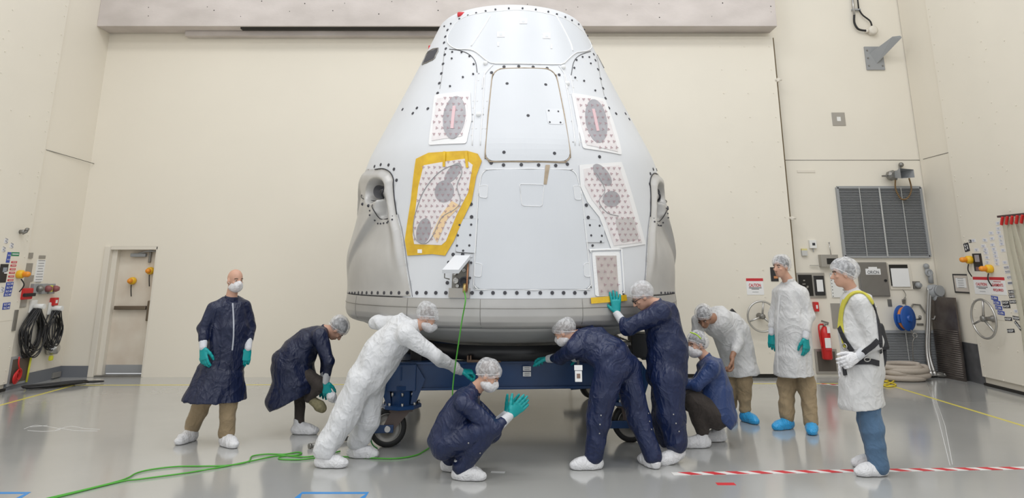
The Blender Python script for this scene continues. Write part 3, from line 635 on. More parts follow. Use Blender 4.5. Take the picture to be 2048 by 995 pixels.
# ================================================================ implicit surfaces for people
class Field:
    def __init__(s, k=.03): s.pr = []; s.k = k; s.cuts = []; s.subs = []
    def cone(s, a, b, ra, rb, k=None):
        a, b = np.array(a, float), np.array(b, float); s.pr.append((np.minimum(a - ra, b - rb), np.maximum(a + ra, b + rb), lambda P: _cone(P, a, b, ra, rb), k)); return s
    def chain(s, pts, rs, k=None):
        for i in range(len(pts) - 1): s.cone(pts[i], pts[i + 1], rs[i], rs[i + 1], k)
        return s
    def ell(s, c, rad, M=None, k=None):
        c = np.array(c, float); rad = np.array(rad, float); M = np.eye(3) if M is None else np.array(M, float)
        m = rad.max(); s.pr.append((c - m, c + m, lambda P: _ell(P, c, rad, M), k)); return s
    def loft(s, C, L, rx, ry, k=None):
        """elliptic sections: centres C, lateral directions L, half widths rx (lateral), ry (depth)"""
        C = [np.array(c, float) for c in C]; L = [np.array(l, float) / np.linalg.norm(l) for l in L]
        m = max(max(rx), max(ry)); lo = np.min(C, 0) - m; hi = np.max(C, 0) + m
        s.pr.append((lo, hi, lambda P: _loft(P, C, L, rx, ry), k)); return s
    def cut(s, p, n): s.cuts.append((np.array(p, float), np.array(n, float) / np.linalg.norm(n))); return s   # removes the side n points to
    def mesh(s, name, h, m, parent, disp=None, smooth=1, clip=None):
        pad = .03 + 2 * h
        lo = np.min([p[0] for p in s.pr], 0) - pad; hi = np.max([p[1] for p in s.pr], 0) + pad
        if clip is not None: lo[2] = max(lo[2], clip)
        n = np.ceil((hi - lo) / h).astype(int) + 1
        D = np.full(n, .25, np.float32); ax = [lo[i] + np.arange(n[i]) * h for i in range(3)]
        for a, b, f, k in s.pr:
            k = s.k if k is None else k
            i0 = np.maximum(0, np.floor((a - pad - k - lo) / h).astype(int)); i1 = np.minimum(n, np.ceil((b + pad + k - lo) / h).astype(int) + 1)
            if (i1 <= i0).any(): continue
            G = np.stack(np.meshgrid(ax[0][i0[0]:i1[0]], ax[1][i0[1]:i1[1]], ax[2][i0[2]:i1[2]], indexing='ij'), -1)
            d = f(G).astype(np.float32); sl = tuple(slice(i0[j], i1[j]) for j in range(3)); o = D[sl]
            hh = np.maximum(k - np.abs(o - d), 0) / k; D[sl] = np.minimum(o, d) - hh * hh * k * .25
        for p, nn in s.cuts:
            G = (ax[0] - p[0])[:, None, None] * nn[0] + (ax[1] - p[1])[None, :, None] * nn[1] + (ax[2] - p[2])[None, None, :] * nn[2]
            D = np.maximum(D, G.astype(np.float32))
        V, Q = nets(D, lo, h)
        if disp is not None and len(V):
            N = vnorm(V, Q); V = V + N * disp(V)[:, None]
        me = bpy.data.meshes.new(name)
        me.vertices.add(len(V)); me.vertices.foreach_set('co', V.astype(np.float32).ravel())
        me.loops.add(len(Q) * 4); me.loops.foreach_set('vertex_index', Q.astype(np.int32).ravel())
        me.polygons.add(len(Q)); me.polygons.foreach_set('loop_start', np.arange(len(Q), dtype=np.int32) * 4)
        me.update(calc_edges=True); me.validate()
        return link_mesh(name, me, m, parent)
def _cone(P, a, b, ra, rb):
    ab = b - a; L2 = max(ab @ ab, 1e-9); t = np.clip(((P - a) @ ab) / L2, 0, 1)
    return np.linalg.norm(P - a - t[..., None] * ab, axis=-1) - (ra + (rb - ra) * t)
def _ell(P, c, rad, M):
    q = (P - c) @ M; k0 = np.linalg.norm(q / rad, axis=-1); k1 = np.linalg.norm(q / (rad * rad), axis=-1)
    return k0 * (k0 - 1) / np.maximum(k1, 1e-6)
def _loft(P, C, L, rx, ry):
    out = None
    for i in range(len(C) - 1):
        a, b = C[i], C[i + 1]; ab = b - a; L2 = ab @ ab; t0 = ((P - a) @ ab) / L2; t = np.clip(t0, 0, 1)
        l = L[i] * (1 - t)[..., None] + L[i + 1] * t[..., None]; tn = ab / math.sqrt(L2)
        l = l - (l @ tn)[..., None] * tn; l = l / np.linalg.norm(l, axis=-1, keepdims=True); w_ = np.cross(l, tn)
        q = P - a - t[..., None] * ab; u = (q * l).sum(-1); v = (q * w_).sum(-1); e = q @ tn
        X = rx[i] + (rx[i + 1] - rx[i]) * t; Y = ry[i] + (ry[i + 1] - ry[i]) * t; Z = np.minimum(X, Y) * .6
        g = np.sqrt((u / X) ** 2 + (v / Y) ** 2 + (e / Z) ** 2); k1 = np.sqrt((u / X ** 2) ** 2 + (v / Y ** 2) ** 2 + (e / Z ** 2) ** 2)
        d = g * (g - 1) / np.maximum(k1, 1e-5)
        out = d if out is None else np.minimum(out, d)
    return out
def nets(D, lo, h):
    S = D < 0; n = D.shape
    c = np.zeros(tuple(k - 1 for k in n), np.uint8)
    for dx in (0, 1):
        for dy in (0, 1):
            for dz in (0, 1): c += S[dx:n[0] - 1 + dx, dy:n[1] - 1 + dy, dz:n[2] - 1 + dz]
    act = (c > 0) & (c < 8); idx = np.full(act.shape, -1, np.int64); A = np.argwhere(act); idx[act] = np.arange(len(A))
    pos = np.zeros((len(A), 3)); cnt = np.zeros(len(A))
    cor = [(x, y, z) for x in (0, 1) for y in (0, 1) for z in (0, 1)]
    val = {q: D[A[:, 0] + q[0], A[:, 1] + q[1], A[:, 2] + q[2]] for q in cor}
    for q in cor:
        for ax in range(3):
            if q[ax] == 0:
                r = list(q); r[ax] = 1; r = tuple(r); a, b = val[q], val[r]; m = (a < 0) != (b < 0)
                t = np.where(m, a / np.where(np.abs(a - b) < 1e-9, 1, a - b), 0); p = np.array(q, float)[None].repeat(len(A), 0); p[:, ax] = t
                pos[m] += p[m]; cnt[m] += 1
    V = lo + (A + pos / cnt[:, None]) * h; Q = []
    for ax in range(3):
        o = [i for i in range(3) if i != ax]
        s0 = [slice(None)] * 3; s1 = [slice(None)] * 3; s0[ax] = slice(0, n[ax] - 1); s1[ax] = slice(1, n[ax])
        E = S[tuple(s0)] != S[tuple(s1)]; I = np.argwhere(E)
        I = I[(I[:, o[0]] > 0) & (I[:, o[1]] > 0) & (I[:, o[0]] < n[o[0]] - 1) & (I[:, o[1]] < n[o[1]] - 1)]
        def g(a, b):
            J = I.copy(); J[:, o[0]] -= a; J[:, o[1]] -= b; return idx[J[:, 0], J[:, 1], J[:, 2]]
        q = np.stack([g(1, 1), g(0, 1), g(0, 0), g(1, 0)], 1)
        fl = S[I[:, 0], I[:, 1], I[:, 2]]
        if ax == 1: fl = ~fl
        q[~fl] = q[~fl][:, ::-1]; Q.append(q)
    Q = np.concatenate(Q); return V, Q[(Q >= 0).all(1)]
def vnorm(V, Q):
    fn = np.cross(V[Q[:, 2]] - V[Q[:, 0]], V[Q[:, 3]] - V[Q[:, 1]]); N = np.zeros_like(V)
    for k in range(4): np.add.at(N, Q[:, k], fn)
    return N / np.maximum(np.linalg.norm(N, axis=1, keepdims=True), 1e-9)
def folds(amp, fr=(9, 9, 5), seed=0, floor_=None):
    rg = np.random.RandomState(seed + 11)
    Ks = [rg.randn(3) * np.array(fr) for _ in range(7)]; ph = rg.rand(7) * 6.28; W = [rg.randn(3) * 5 for _ in range(4)]; wp = rg.rand(4) * 6.28
    def f(V):
        w_ = sum(np.sin(V @ a + p) for a, p in zip(W, wp)) * .55; o = 0
        for i, (K, p) in enumerate(zip(Ks, ph)):
            sgn = 1 - 2 * np.abs(np.sin((V @ K * 1.1 + p + w_ * (1 + .4 * (i % 3))))); o = o + sgn * (1.0 if i < 4 else .5)
        o = amp * (o / 3.2)
        if floor_ is not None: o = o * np.clip((V[:, 2] - floor_) / .03, 0, 1)
        return o
    return f
# ---------------------------------------------------------------- people materials
def cloth(name, c, rough=.55, var=.1, b=.5, sheen=.1, sc=6, st=(1, 1, .55), bd=.05):
    if name in MATS: return MATS[name]
    m = mat(name, c, rough, var=var, vscale=5, sheen=sheen, stretch=st); nt = m.node_tree; bs = nt.nodes['Principled BSDF']; N = nt.nodes.new; L = nt.links.new
    tc = N('ShaderNodeTexCoord'); prev = None
    for sc_, dist, stv, ht in ((sc, 1.6, st, bd), (sc * .55, 2.2, (1.3, .8, 1.1), bd * 1.5), (sc * 3.2, .8, (1, 1, .6), bd * .4)):
        mp = N('ShaderNodeMapping'); mp.inputs['Scale'].default_value = stv; L(tc.outputs['Object'], mp.inputs[0])
        n = N('ShaderNodeTexNoise'); n.inputs['Scale'].default_value = sc_; n.inputs['Detail'].default_value = 1.5; n.inputs['Distortion'].default_value = dist; L(mp.outputs[0], n.inputs['Vector'])
        a = N('ShaderNodeMath'); a.operation = 'SUBTRACT'; a.inputs[1].default_value = .5; L(n.outputs[0], a.inputs[0])
        q = N('ShaderNodeMath'); q.operation = 'ABSOLUTE'; L(a.outputs[0], q.inputs[0])
        r = N('ShaderNodeMath'); r.operation = 'POWER'; r.inputs[1].default_value = .7; L(q.outputs[0], r.inputs[0])
        bn = N('ShaderNodeBump'); bn.invert = True; bn.inputs['Strength'].default_value = b * .42; bn.inputs['Distance'].default_value = ht; L(r.outputs[0], bn.inputs['Height'])
        if prev: L(prev.outputs[0], bn.inputs['Normal'])
        prev = bn
    L(prev.outputs[0], bs.inputs['Normal']); return m
M_navy = cloth('navy nylon', (.008, .018, .072), .38, .2, .75, sheen=0); M_navy2 = cloth('navy frock', (.006, .012, .048), .40, .2, .75, sheen=0)
M_tyv = cloth('white coverall fabric', (.70, .71, .73), .6, .05, .7); M_frock = cloth('white frock fabric', (.66, .66, .66), .55, .06, .6)
M_khaki = cloth('khaki cotton', (.36, .27, .16), .8, .2, .6); M_jean = cloth('blue denim', (.10, .19, .32), .8, .35, .6); M_brnp = cloth('dark brown cotton', (.045, .035, .03), .8, .2, .6)
M_shoe = cloth('white shoe cover fabric', (.78, .78, .80), .6, .04, .9, sc=16, bd=.02); M_shoeb = cloth('blue shoe cover film', (.03, .38, .78), .3, .12, .9, sc=16, bd=.02)
M_glove = mat('teal nitrile', (.0, .33, .34), .38, bump=.3, bscale=40, bdist=.004, var=.12, vscale=20)
M_skinp = mat('skin', (.62, .36, .26), .5, var=.12, vscale=14); M_skind = mat('brown skin', (.36, .19, .12), .5, var=.12, vscale=14)
M_hair = mat('dark hair', (.03, .022, .018), .6, bump=.5, bscale=60); M_hairb = mat('brown hair', (.13, .08, .05), .6, bump=.5, bscale=60); M_hairg = mat('grey hair', (.30, .26, .24), .6, bump=.5, bscale=60)
M_cuff = mat('knit cuff', (.62, .63, .66), .8, bump=.5, bscale=90)
M_lens = mat('dark glasses', (.02, .02, .025), .2)
def net_mat(name, a0, a1):
    m = mat(name, (.84, .85, .88), .45, bump=.5, bscale=16, bdist=.012, stretch=(1, 1, 1)); nt = m.node_tree; b = nt.nodes['Principled BSDF']
    tc = nt.nodes.new('ShaderNodeTexCoord'); n = nt.nodes.new('ShaderNodeTexNoise'); n.inputs['Scale'].default_value = 34; n.inputs['Detail'].default_value = 3; n.inputs['Distortion'].default_value = .6
    r = nt.nodes.new('ShaderNodeMapRange'); r.inputs[1].default_value = .42; r.inputs[2].default_value = .62; r.inputs[3].default_value = a0; r.inputs[4].default_value = a1
    nt.links.new(tc.outputs['Object'], n.inputs['Vector']); nt.links.new(n.outputs[0], r.inputs[0]); nt.links.new(r.outputs[0], b.inputs['Alpha']); return m
M_net = net_mat('hair net mesh', .32, .56); M_net2 = net_mat('thin hair net mesh', .28, .56); M_mask = net_mat('beard net mesh', .62, .85)
def nrm(v): v = np.array(v, float); return v / np.linalg.norm(v)
A_ = lambda v: np.array(v, float)
def hand(name, wr, d, palm, m, parent, thumb=1, curl=(.25, .3, .35, .4), tcurl=.3, spread=.10, sc=1.0, cuff=None, label=None, fore=None):
    """wr: wrist, d: towards the fingers, palm: palm normal, thumb: +1/-1 side"""
    wr = A_(wr); d = nrm(d); palm = A_(palm); palm = nrm(palm - d * (palm @ d)); lat = np.cross(d, palm) * thumb; s = sc
    f = Field(.012); base = wr + d * .01
    f.loft([wr + d * .008 * s, wr + d * .03 * s, wr + d * .095 * s], [lat] * 3, [.030 * s, .036 * s, .043 * s], [.024 * s, .019 * s, .015 * s])
    Ls = (.072, .080, .074, .058)
    for i in range(4):
        o = (1.5 - i) * .0215 * s; p = wr + d * (.092 - .004 * abs(i - 1)) * s + lat * o; a = 0; dd = nrm(d + lat * (1.5 - i) * spread)
        pts = [p]; 
        for j, fr_ in enumerate((.45, .32, .23)):
            a += curl[i] * (1.0 if j else .8); v = dd * math.cos(a) + palm * math.sin(a); p = p + v * Ls[i] * fr_ * s; pts.append(p)
        f.chain(pts, [.0110 * s, .0105 * s, .0098 * s, .0085 * s], .005)
    p = wr + d * .028 * s + lat * .030 * s + palm * .006; a = .75 - tcurl * .6; pts = [p]
    for j, l in enumerate((.040, .032, .026)):
        v = nrm(d * math.cos(a) + lat * math.sin(a) + palm * (.35 + tcurl * .4)); p = p + v * l * s; pts.append(p); a -= tcurl * .5
    f.chain(pts, [.0145 * s, .0125 * s, .011 * s, .009 * s], .008)
    o = f.mesh(name, .0042, m, parent)
    if label: o['label'] = label
    if cuff is not None:
        fa = nrm(A_(fore) - wr) if fore is not None else -d
        g = Field(.008); g.cone(wr + fa * .12, wr + fa * .0, .046, .037); g.mesh('cuff', .006, cuff, parent)
    return o
def frame_(fwd, up):
    fwd = nrm(fwd); up = A_(up); up = nrm(up - fwd * (up @ fwd)); lat = np.cross(fwd, up); return lat, fwd, up   # lat = person's right
def head(P, c, fwd, up, skin, parts, hair=M_hair, net=True, mask=True, tall=1.0, neck=None, bald=False, glasses=False, netsize=1.0, hairlen=.0, netmat=None):
    lat, f, u = frame_(fwd, up); c = A_(c); M = np.stack([lat, f, u], 1); L = lambda x, y, z: c + lat * x + f * y + u * z
    B = parts['body']
    B.ell(L(0, -.008, .03), (.074, .094, .092), M, .02)
    B.ell(L(0, .030, -.030), (.060, .062, .080), M, .02)
    B.ell(L(0, .052, -.085), (.034, .034, .028), M, .02)
    B.cone(L(0, .088, .012), L(0, .112, -.026), .009, .0135, .010); B.ell(L(0, .100, -.030), (.017, .013, .009), M, .006)
    B.cone(L(-.020, .083, .022), L(-.043, .070, .024), .008, .007, .006); B.cone(L(.020, .083, .022), L(.043, .070, .024), .008, .007, .006)
    B.ell(L(0, .090, -.056), (.022, .009, .006), M, .005); B.ell(L(0, .087, -.067), (.019, .009, .006), M, .005)
    for s in (-1, 1):
        B.ell(L(s * .076, -.004, -.005), (.010, .020, .032), M, .006); B.ell(L(s * .045, .066, -.018), (.018, .014, .014), M, .01)
    for s in (-1, 1):
        mb = MB(); mb.sphere(Vector(L(s * .031, .074, .008)), (.012, .012, .0085), 10); mb.build('eye', mat('eye', (.45, .40, .37), .3), P)
        mb = MB(); mb.sphere(Vector(L(s * .031, .0815, .008)), .0062, 8); mb.build('iris', mat('iris', (.06, .035, .02), .2), P)
        mb = MB(); mb.tube([Vector(L(s * .018, .090, .028)), Vector(L(s * .034, .086, .033)), Vector(L(s * .050, .072, .028))], .0042, 6); mb.build('eyebrow', hair, P)
    if not bald:
        H_ = Field(.01); H_.ell(L(0, -.016, .040), (.080, .098, .094), M); H_.cut(L(0, .062, .035), f * .8 + (-u) * .35)
        H_.cut(L(0, -.02, -.055 - hairlen), -u); H_.mesh('hair', .007, hair, P, folds(.002, (40, 40, 40), 3))
    if net:
        s = netsize; N_ = Field(.03); N_.ell(L(0, -.022, .055), (.104 * s, .124 * s, .100 * s), M); N_.ell(L(0, -.065, .02), (.085 * s, .075 * s, .075 * s), M)
        N_.cut(L(0, .060, .022), -u * .72 + f * .50); N_.mesh('hair_net', .007, netmat or M_net, P, folds(.0045, (16, 16, 16), int(abs(c[0] * 100))))
        mb = MB(); mb.tube(spline([Vector(L(.077 * s * math.sin(t), -.015 + .092 * math.cos(t), .012 + .058 * math.cos(t) )) for t in np.linspace(0, 6.283, 17)[:-1]], 3, True), .004, 6, closed=True); mb.build('elastic_band', M_wtape, P)
    if mask:
        K_ = Field(.02); K_.ell(L(0, .050, -.052), (.068, .070, .066), M); K_.ell(L(0, .02, -.07), (.074, .068, .046), M); K_.cone(L(0, .09, 0), L(0, .108, -.028), .016, .020, .02); K_.cut(L(0, .0, -.030), u + f * -.40); K_.cut(L(0, -.03, -.05), -f)
        K_.mesh('beard_net', .006, M_mask, P, folds(.0012, (14, 14, 14), 5))
        mb = MB()
        for s in (-1, 1): mb.tube([Vector(L(s * .074, .03, -.025)), Vector(L(s * .086, -.01, .0)), Vector(L(s * .082, -.03, .02))], .002, 5)
        mb.build('ear_loop', M_wtape, P)
    if glasses:
        mb = MB()
        for s in (-1, 1):
            mb.torus(Vector(L(s * .033, .098, .006)), Vector(f), .021, .0028, 18, 6); mb.tube([Vector(L(s * .054, .094, .012)), Vector(L(s * .081, .03, .010)), Vector(L(s * .084, -.01, .004))], .003, 6)
        mb.tube([Vector(L(-.012, .100, .010)), Vector(L(.012, .100, .010))], .0025, 6); mb.build('glasses', M_lens, P)
    if neck is not None: B.cone(L(0, -.018, -.06), neck, .054, .062, .03)
def shoe(P, ank, d, m, kind='shoe_cover', lift=0., size=.94, pitch=0., ankle_r=.058, seed=1):
    """d: floor direction of the toes, ank: ankle point; the sole rests at height lift"""
    ank = A_(ank); d = nrm([d[0], d[1], 0]); s = size * .92; z0 = lift; f = Field(.035)
    heel = A_([ank[0], ank[1], z0 + .045]) - d * .045 * s; ball = heel + d * .19 * s + A_([0, 0, -.002]); toe = heel + d * .255 * s + A_([0, 0, -.008])
    if pitch: heel = heel + A_([0, 0, math.tan(pitch) * .2])
    lat = np.cross(d, [0, 0, 1]); M = np.stack([lat, d, [0, 0, 1]], 1)
    f.cone(heel, heel + (ball - heel) * .5, .052, .056); f.cone(heel + (ball - heel) * .5, ball, .056, .058); f.ell(toe - d * .02 * s, (.056, .07, .046), M)
    f.ell(ball - d * .05 + A_([0, 0, .012]), (.058, .09, .05), M)
    top = heel + d * .03 + A_([0, 0, .085]); f.cone(heel + d * .05, top, .056, ankle_r, .04)
    f.cut([0, 0, z0 + .004], [0, 0, -1]) if not pitch else f.cut(ball + A_([0, 0, -.048]), nrm(-A_([0, 0, 1]) - d * math.tan(pitch) * 1.0)) 
    f.cut(top + A_([0, 0, .03]), [0, 0, 1]) if True else None
    return f.mesh(kind, .007, m, P, folds(.005, (26, 26, 16), seed, z0))
def limb(F_, a, b, c, ra, rb, rc, k=None): F_.cone(a, b, ra, rb, k); F_.cone(b, c, rb, rc, k)
def px(J): return {k: A_(at(*v)) for k, v in J.items()}
def person(J, lab, loc):
    P = empty('person', loc, lab, 'person'); return P

from mathutils.bvhtree import BVHTree
def skinpt(objs):
    """returns f(px, py, off): the point of these meshes seen at a photo pixel"""
    T = []
    for o in objs:
        M = world(o); T.append(BVHTree.FromPolygons([M @ v.co for v in o.data.vertices], [tuple(p.vertices) for p in o.data.polygons]))
    def f(x, y, off=.004, dflt=None):
        d = Vector(ray(x, y)).normalized(); best = None
        for t in T:
            h = t.ray_cast(Vector((0, 0, H)), d)
            if h[0] is not None and (best is None or h[3] < best[3]): best = h
        if best is None: return (dflt, Vector((0, -1, 0)))
        n = best[1] if best[1].dot(d) < 0 else -best[1]
        return best[0] + n * off, n
    return f
def webbing(name, path, w_, m, par, S, off=.006, th=.006, n=6):
    P = spline([(x, y, 0) for x, y in path], n); pts = [S(p.x, p.y, off, None) for p in P]; pts = [q for q in pts if q[0] is not None]
    sm = [p[0] for p in pts]
    for _ in range(2): sm = [sm[0]] + [(a + b * 2 + c) / 4 for a, b, c in zip(sm, sm[1:], sm[2:])] + [sm[-1]]
    mb = MB(); prev = None
    for i, p in enumerate(sm):
        t = (sm[min(i + 1, len(sm) - 1)] - sm[max(0, i - 1)]).normalized(); o = pts[i][1]; s = t.cross(o).normalized(); o = s.cross(t).normalized(); p = p + o * .004
        q = [mb.bm.verts.new(p + s * w_ / 2 - o * th), mb.bm.verts.new(p + s * w_ / 2 + o * th), mb.bm.verts.new(p - s * w_ / 2 + o * th), mb.bm.verts.new(p - s * w_ / 2 - o * th)]
        if prev:
            for k in range(4): mb._f([prev[k], prev[(k + 1) % 4], q[(k + 1) % 4], q[k]])
        else: mb._f(q)
        prev = q
    mb._f(prev[::-1]); return mb.build(name, m, par)
def kids(P, *names): return [o for o in P.children if o.name.split('.')[0] in names]
# ================================================================ the people
CHK = []
def seg(n, a, b): CHK.append('%s %.2f' % (n, float(np.linalg.norm(A_(a) - A_(b)))))
def build_person(lab, base, J, fwd, up, skin=M_skinp, suit=M_navy, kind='coverall', legs_m=None, hem=None, spine=None, sw=(.185, .20, .19, .20), sd=(.125, .15, .155, .155), shoes=M_shoe,
                 gR=None, gL=None, glove=M_glove, seed=1, toes=((1, 0), (1, 0)), sleeve=(.082, .066, .048), thigh=(.115, .085, .070), shoekw=({}, {}), headkw={}, amp=.009, skirt=None, floorY=None, hemn=None, cuffm=M_cuff, foot=(True, True), legr=None, handkw=({}, {}), cutp=None, anup=.055, kk=None):
    J = {k: A_(v) for k, v in J.items()}; P = empty('person', tuple(base), lab, 'person')
    CHK.append('| ' + lab[:28]); 
    for s in 'RL':
        seg('ua' + s, J['sh' + s], J['el' + s]); seg('fa' + s, J['el' + s], J['wr' + s]); seg('th' + s, J['hip' + s], J['kn' + s]); seg('sh' + s, J['kn' + s], J['an' + s])
    seg('shw', J['shR'], J['shL']); seg('hw', J['hipR'], J['hipL'])
    B = Field(.03); ls = J['shR'] - J['shL']; lh = J['hipR'] - J['hipL']
    sp = [J['neck'], (J['shR'] + J['shL']) / 2 * .8 + J['neck'] * .2] + [A_(q) for q in (spine or [])] + [(J['hipR'] + J['hipL']) / 2]
    CHK.append('torso %.2f' % sum(float(np.linalg.norm(a - b)) for a, b in zip(sp, sp[1:])))
    n = len(sp); lt = [nrm(ls) * (1 - i / (n - 1)) + nrm(lh) * i / (n - 1) for i in range(n)]
    B.loft(sp, lt, [.06] + [.15] * (n - 1), [.055] + [.10] * (n - 1))
    for s in 'RL':
        B.chain([J['sh' + s], J['el' + s], J['wr' + s]], [.055, .042, .030]); B.chain([J['hip' + s], J['kn' + s], J['an' + s]], [.080, .052, .036])
    head(P, J['head'], fwd, up, skin, {'body': B}, neck=J['neck'], **headkw)
    # garment
    G = Field(.05)
    wI = np.interp(np.linspace(0, 1, n - 1), np.linspace(0, 1, 4), sw); dI = np.interp(np.linspace(0, 1, n - 1), np.linspace(0, 1, 4), sd)
    nk = J['neck'] * .75 + sp[1] * .25
    G.loft([nk] + sp[1:], lt, [.085] + list(wI), [.075] + list(dI))
    for s in 'RL':
        G.cone(J['neck'] * .6 + J['sh' + s] * .4, J['sh' + s], .07, sleeve[0] * .98)
        w_ = J['wr' + s]; e_ = J['el' + s]; w2 = w_ - nrm(w_ - e_) * .095
        G.chain([J['sh' + s], e_, w2], sleeve, kk or .022)
    hm = sp[-1]
    if kind == 'coverall':
        tr = legr or thigh
        for s in 'RL':
            a_ = J['an' + s] + A_((0, 0, anup)); k_ = J['kn' + s]
            G.chain([J['hip' + s] * .92 + hm * .08, k_, a_], tr, kk or .03); G.cut(a_ + A_((0, 0, -.06)), (0, 0, -1)) if min(J['anR'][2], J['anL'][2]) == J['an' + s][2] else None
        G.mesh('coverall', .0105, suit, P, folds(amp * 1.15, (9, 9, 7), seed))
    else:
        S = [A_(q) for q in skirt[0]]; G.loft([sp[-2], hm] + S, [lt[-2]] + [nrm(lh)] * (len(S) + 1), [wI[-2], wI[-1]] + list(skirt[1]), [dI[-2], dI[-1]] + list(skirt[2]))
        hn = A_(hemn if hemn is not None else (S[-1] - (S[-2] if len(S) > 1 else hm))); G.cut(S[-1] if cutp is None else A_(cutp), hn)
        G.mesh('frock', .0105, suit, P, folds(amp * 1.35, (9, 9, 2.2), seed))
        T = Field(.05); tr = legr or thigh
        for s in 'RL':
            a_ = J['an' + s]; T.chain([J['hip' + s], J['kn' + s], a_ + A_((0, 0, .015))], tr, .04)
        T.cone(J['hipR'], J['hipL'], .13, .13)
        if hem is not None: T.cut(S[-1] - nrm(hn) * hem, -hn)
        T.mesh('trousers', .0105, legs_m, P, folds(amp * 1.0, (7, 7, 11), seed + 5))
    C = Field(.01); C.loft([J['neck'] * 1.0 + nrm(J['neck'] - sp[1]) * -.02, J['neck'] + nrm(J['neck'] - sp[1]) * .035], [ls, ls], [.074, .070], [.070, .066]); C.cut(J['neck'] + nrm(J['neck'] - sp[1]) * .035, J['neck'] - sp[1]); C.mesh('collar', .008, suit, P)
    for s, g, tdir, sk, fo, hk in zip('RL', (gR, gL), toes, shoekw, foot, handkw):
        if g is not None:
            gm = g.get('m', glove); d, pl, th = g['d'], g['palm'], g['th']
            kw = {k: v for k, v in g.items() if k in ('curl', 'tcurl', 'spread', 'sc')}
            hand('glove' if gm is not skin else 'hand', J['wr' + s], d, pl, gm, P, thumb=th, cuff=cuffm, fore=J['el' + s], **{'sc': 1.26, **kw})
        if fo: shoe(P, J['an' + s], tdir, shoes, seed=seed + (s == 'R'), **sk)
    B.mesh('body', .0085, skin, P)
    return P
def PX(Y0, **k): return {n: at(v[0], v[1], Y0 + (v[2] if len(v) > 2 else 0)) for n, v in k.items()}
relax = dict(curl=(.28, .34, .40, .45), tcurl=.5, spread=.04)
def zfix(J, **zz):
    for k, v in zz.items(): J[k] = Vector((J[k][0], J[k][1], v))
    return J
# --- bald man in a navy frock, walking
Y = 7.98
J = PX(Y, head=(470, 561, -.02), neck=(462, 598), shR=(430, 619, -.10), shL=(485, 613, .12), elR=(407, 655, -.14), elL=(498, 655, .16), wrR=(406, 694, -.24), wrL=(496, 696, .02), hipR=(436, 722, -.03), hipL=(466, 722, .05), knR=(409, 795, .05), knL=(459, 795, -.03), anR=(384, 856, .18), anL=(452, 870, -.02))
p1 = build_person('person with shaved head in long navy frock and khaki trousers, far left', (-3.1, Y, 0), J, (.76, -.64, -.08), (0, 0, 1), suit=M_navy2, kind='frock', legs_m=M_khaki,
    skirt=([at(441, 745, Y), at(429, 800, Y - .02)], (.25, .33), (.20, .26)), hemn=(-.04, 0, -1), hem=.02, spine=[at(460, 655, Y)], sw=(.18, .19, .19, .21), sd=(.13, .15, .15, .16), sleeve=(.085, .068, .052),
    gR=dict(d=(.22, -.10, -1), palm=(.35, .93, 0), th=1, **relax), gL=dict(d=(-.12, -.1, -1), palm=(-.5, .87, 0), th=-1, **relax), toes=((-.25, -.95), (.75, -.65)), headkw=dict(bald=True, net=False, hair=M_hairb), seed=1, legr=(.12, .095, .082))
# --- man in navy frock stooping to pull on a shoe cover
Y = 8.42
J = PX(Y, head=(674, 658, -.02), neck=(650, 660), shR=(638, 672, -.19), shL=(640, 672, .19), elR=(658, 722, -.24), elL=(655, 720, .20), wrR=(652, 762, -.16), wrL=(645, 760, .12), hipR=(582, 728, -.1), hipL=(584, 728, .1), knR=(642, 768, -.10), knL=(600, 782, .08), anR=(618, 796, -.05), anL=(598, 846, .06))
p2 = build_person('person in navy frock stooping on one leg, pulling on a shoe cover', (-2.45, Y, 0), J, (.42, .22, -.88), (.88, .05, .45), suit=M_navy2, kind='frock', legs_m=M_brnp,
    skirt=([at(590, 766, Y), at(576, 806, Y)], (.27, .28), (.25, .265)), hemn=(.45, 0, -1), spine=[at(616, 684, Y), at(598, 706, Y)], sw=(.19, .21, .23, .25), sd=(.13, .17, .20, .23), sleeve=(.09, .072, .055),
    gR=dict(d=(.15, .1, -1), palm=(.2, .9, 0), th=1, **relax), gL=dict(d=(.2, 0, -1), palm=(.2, -.9, 0), th=-1, **relax), toes=((.8, -.3), (1, -.12)), seed=2, foot=(False, True), legr=(.085, .072, .060), headkw=dict(mask=False))
f = Field(.03); a = A_(at(622, 797, Y - .05)); b = A_(at(640, 812, Y - .08)); f.chain([a, b, b + (b - a) * .3], [.045, .055, .045]); f.mesh('shoe', .008, mat('khaki canvas shoe', (.28, .25, .14), .7, var=.4, vscale=25, bump=.5, bscale=60), p2, folds(.003, (40, 40, 40), 4))
f = Field(.02); f.chain([A_(at(655, 782, Y - .14)), A_(at(664, 793, Y - .14)), A_(at(672, 803, Y - .14))], [.02, .055, .02]); f.mesh('held_shoe_cover', .007, M_shoe, p2, folds(.006, (30, 30, 30), 9))
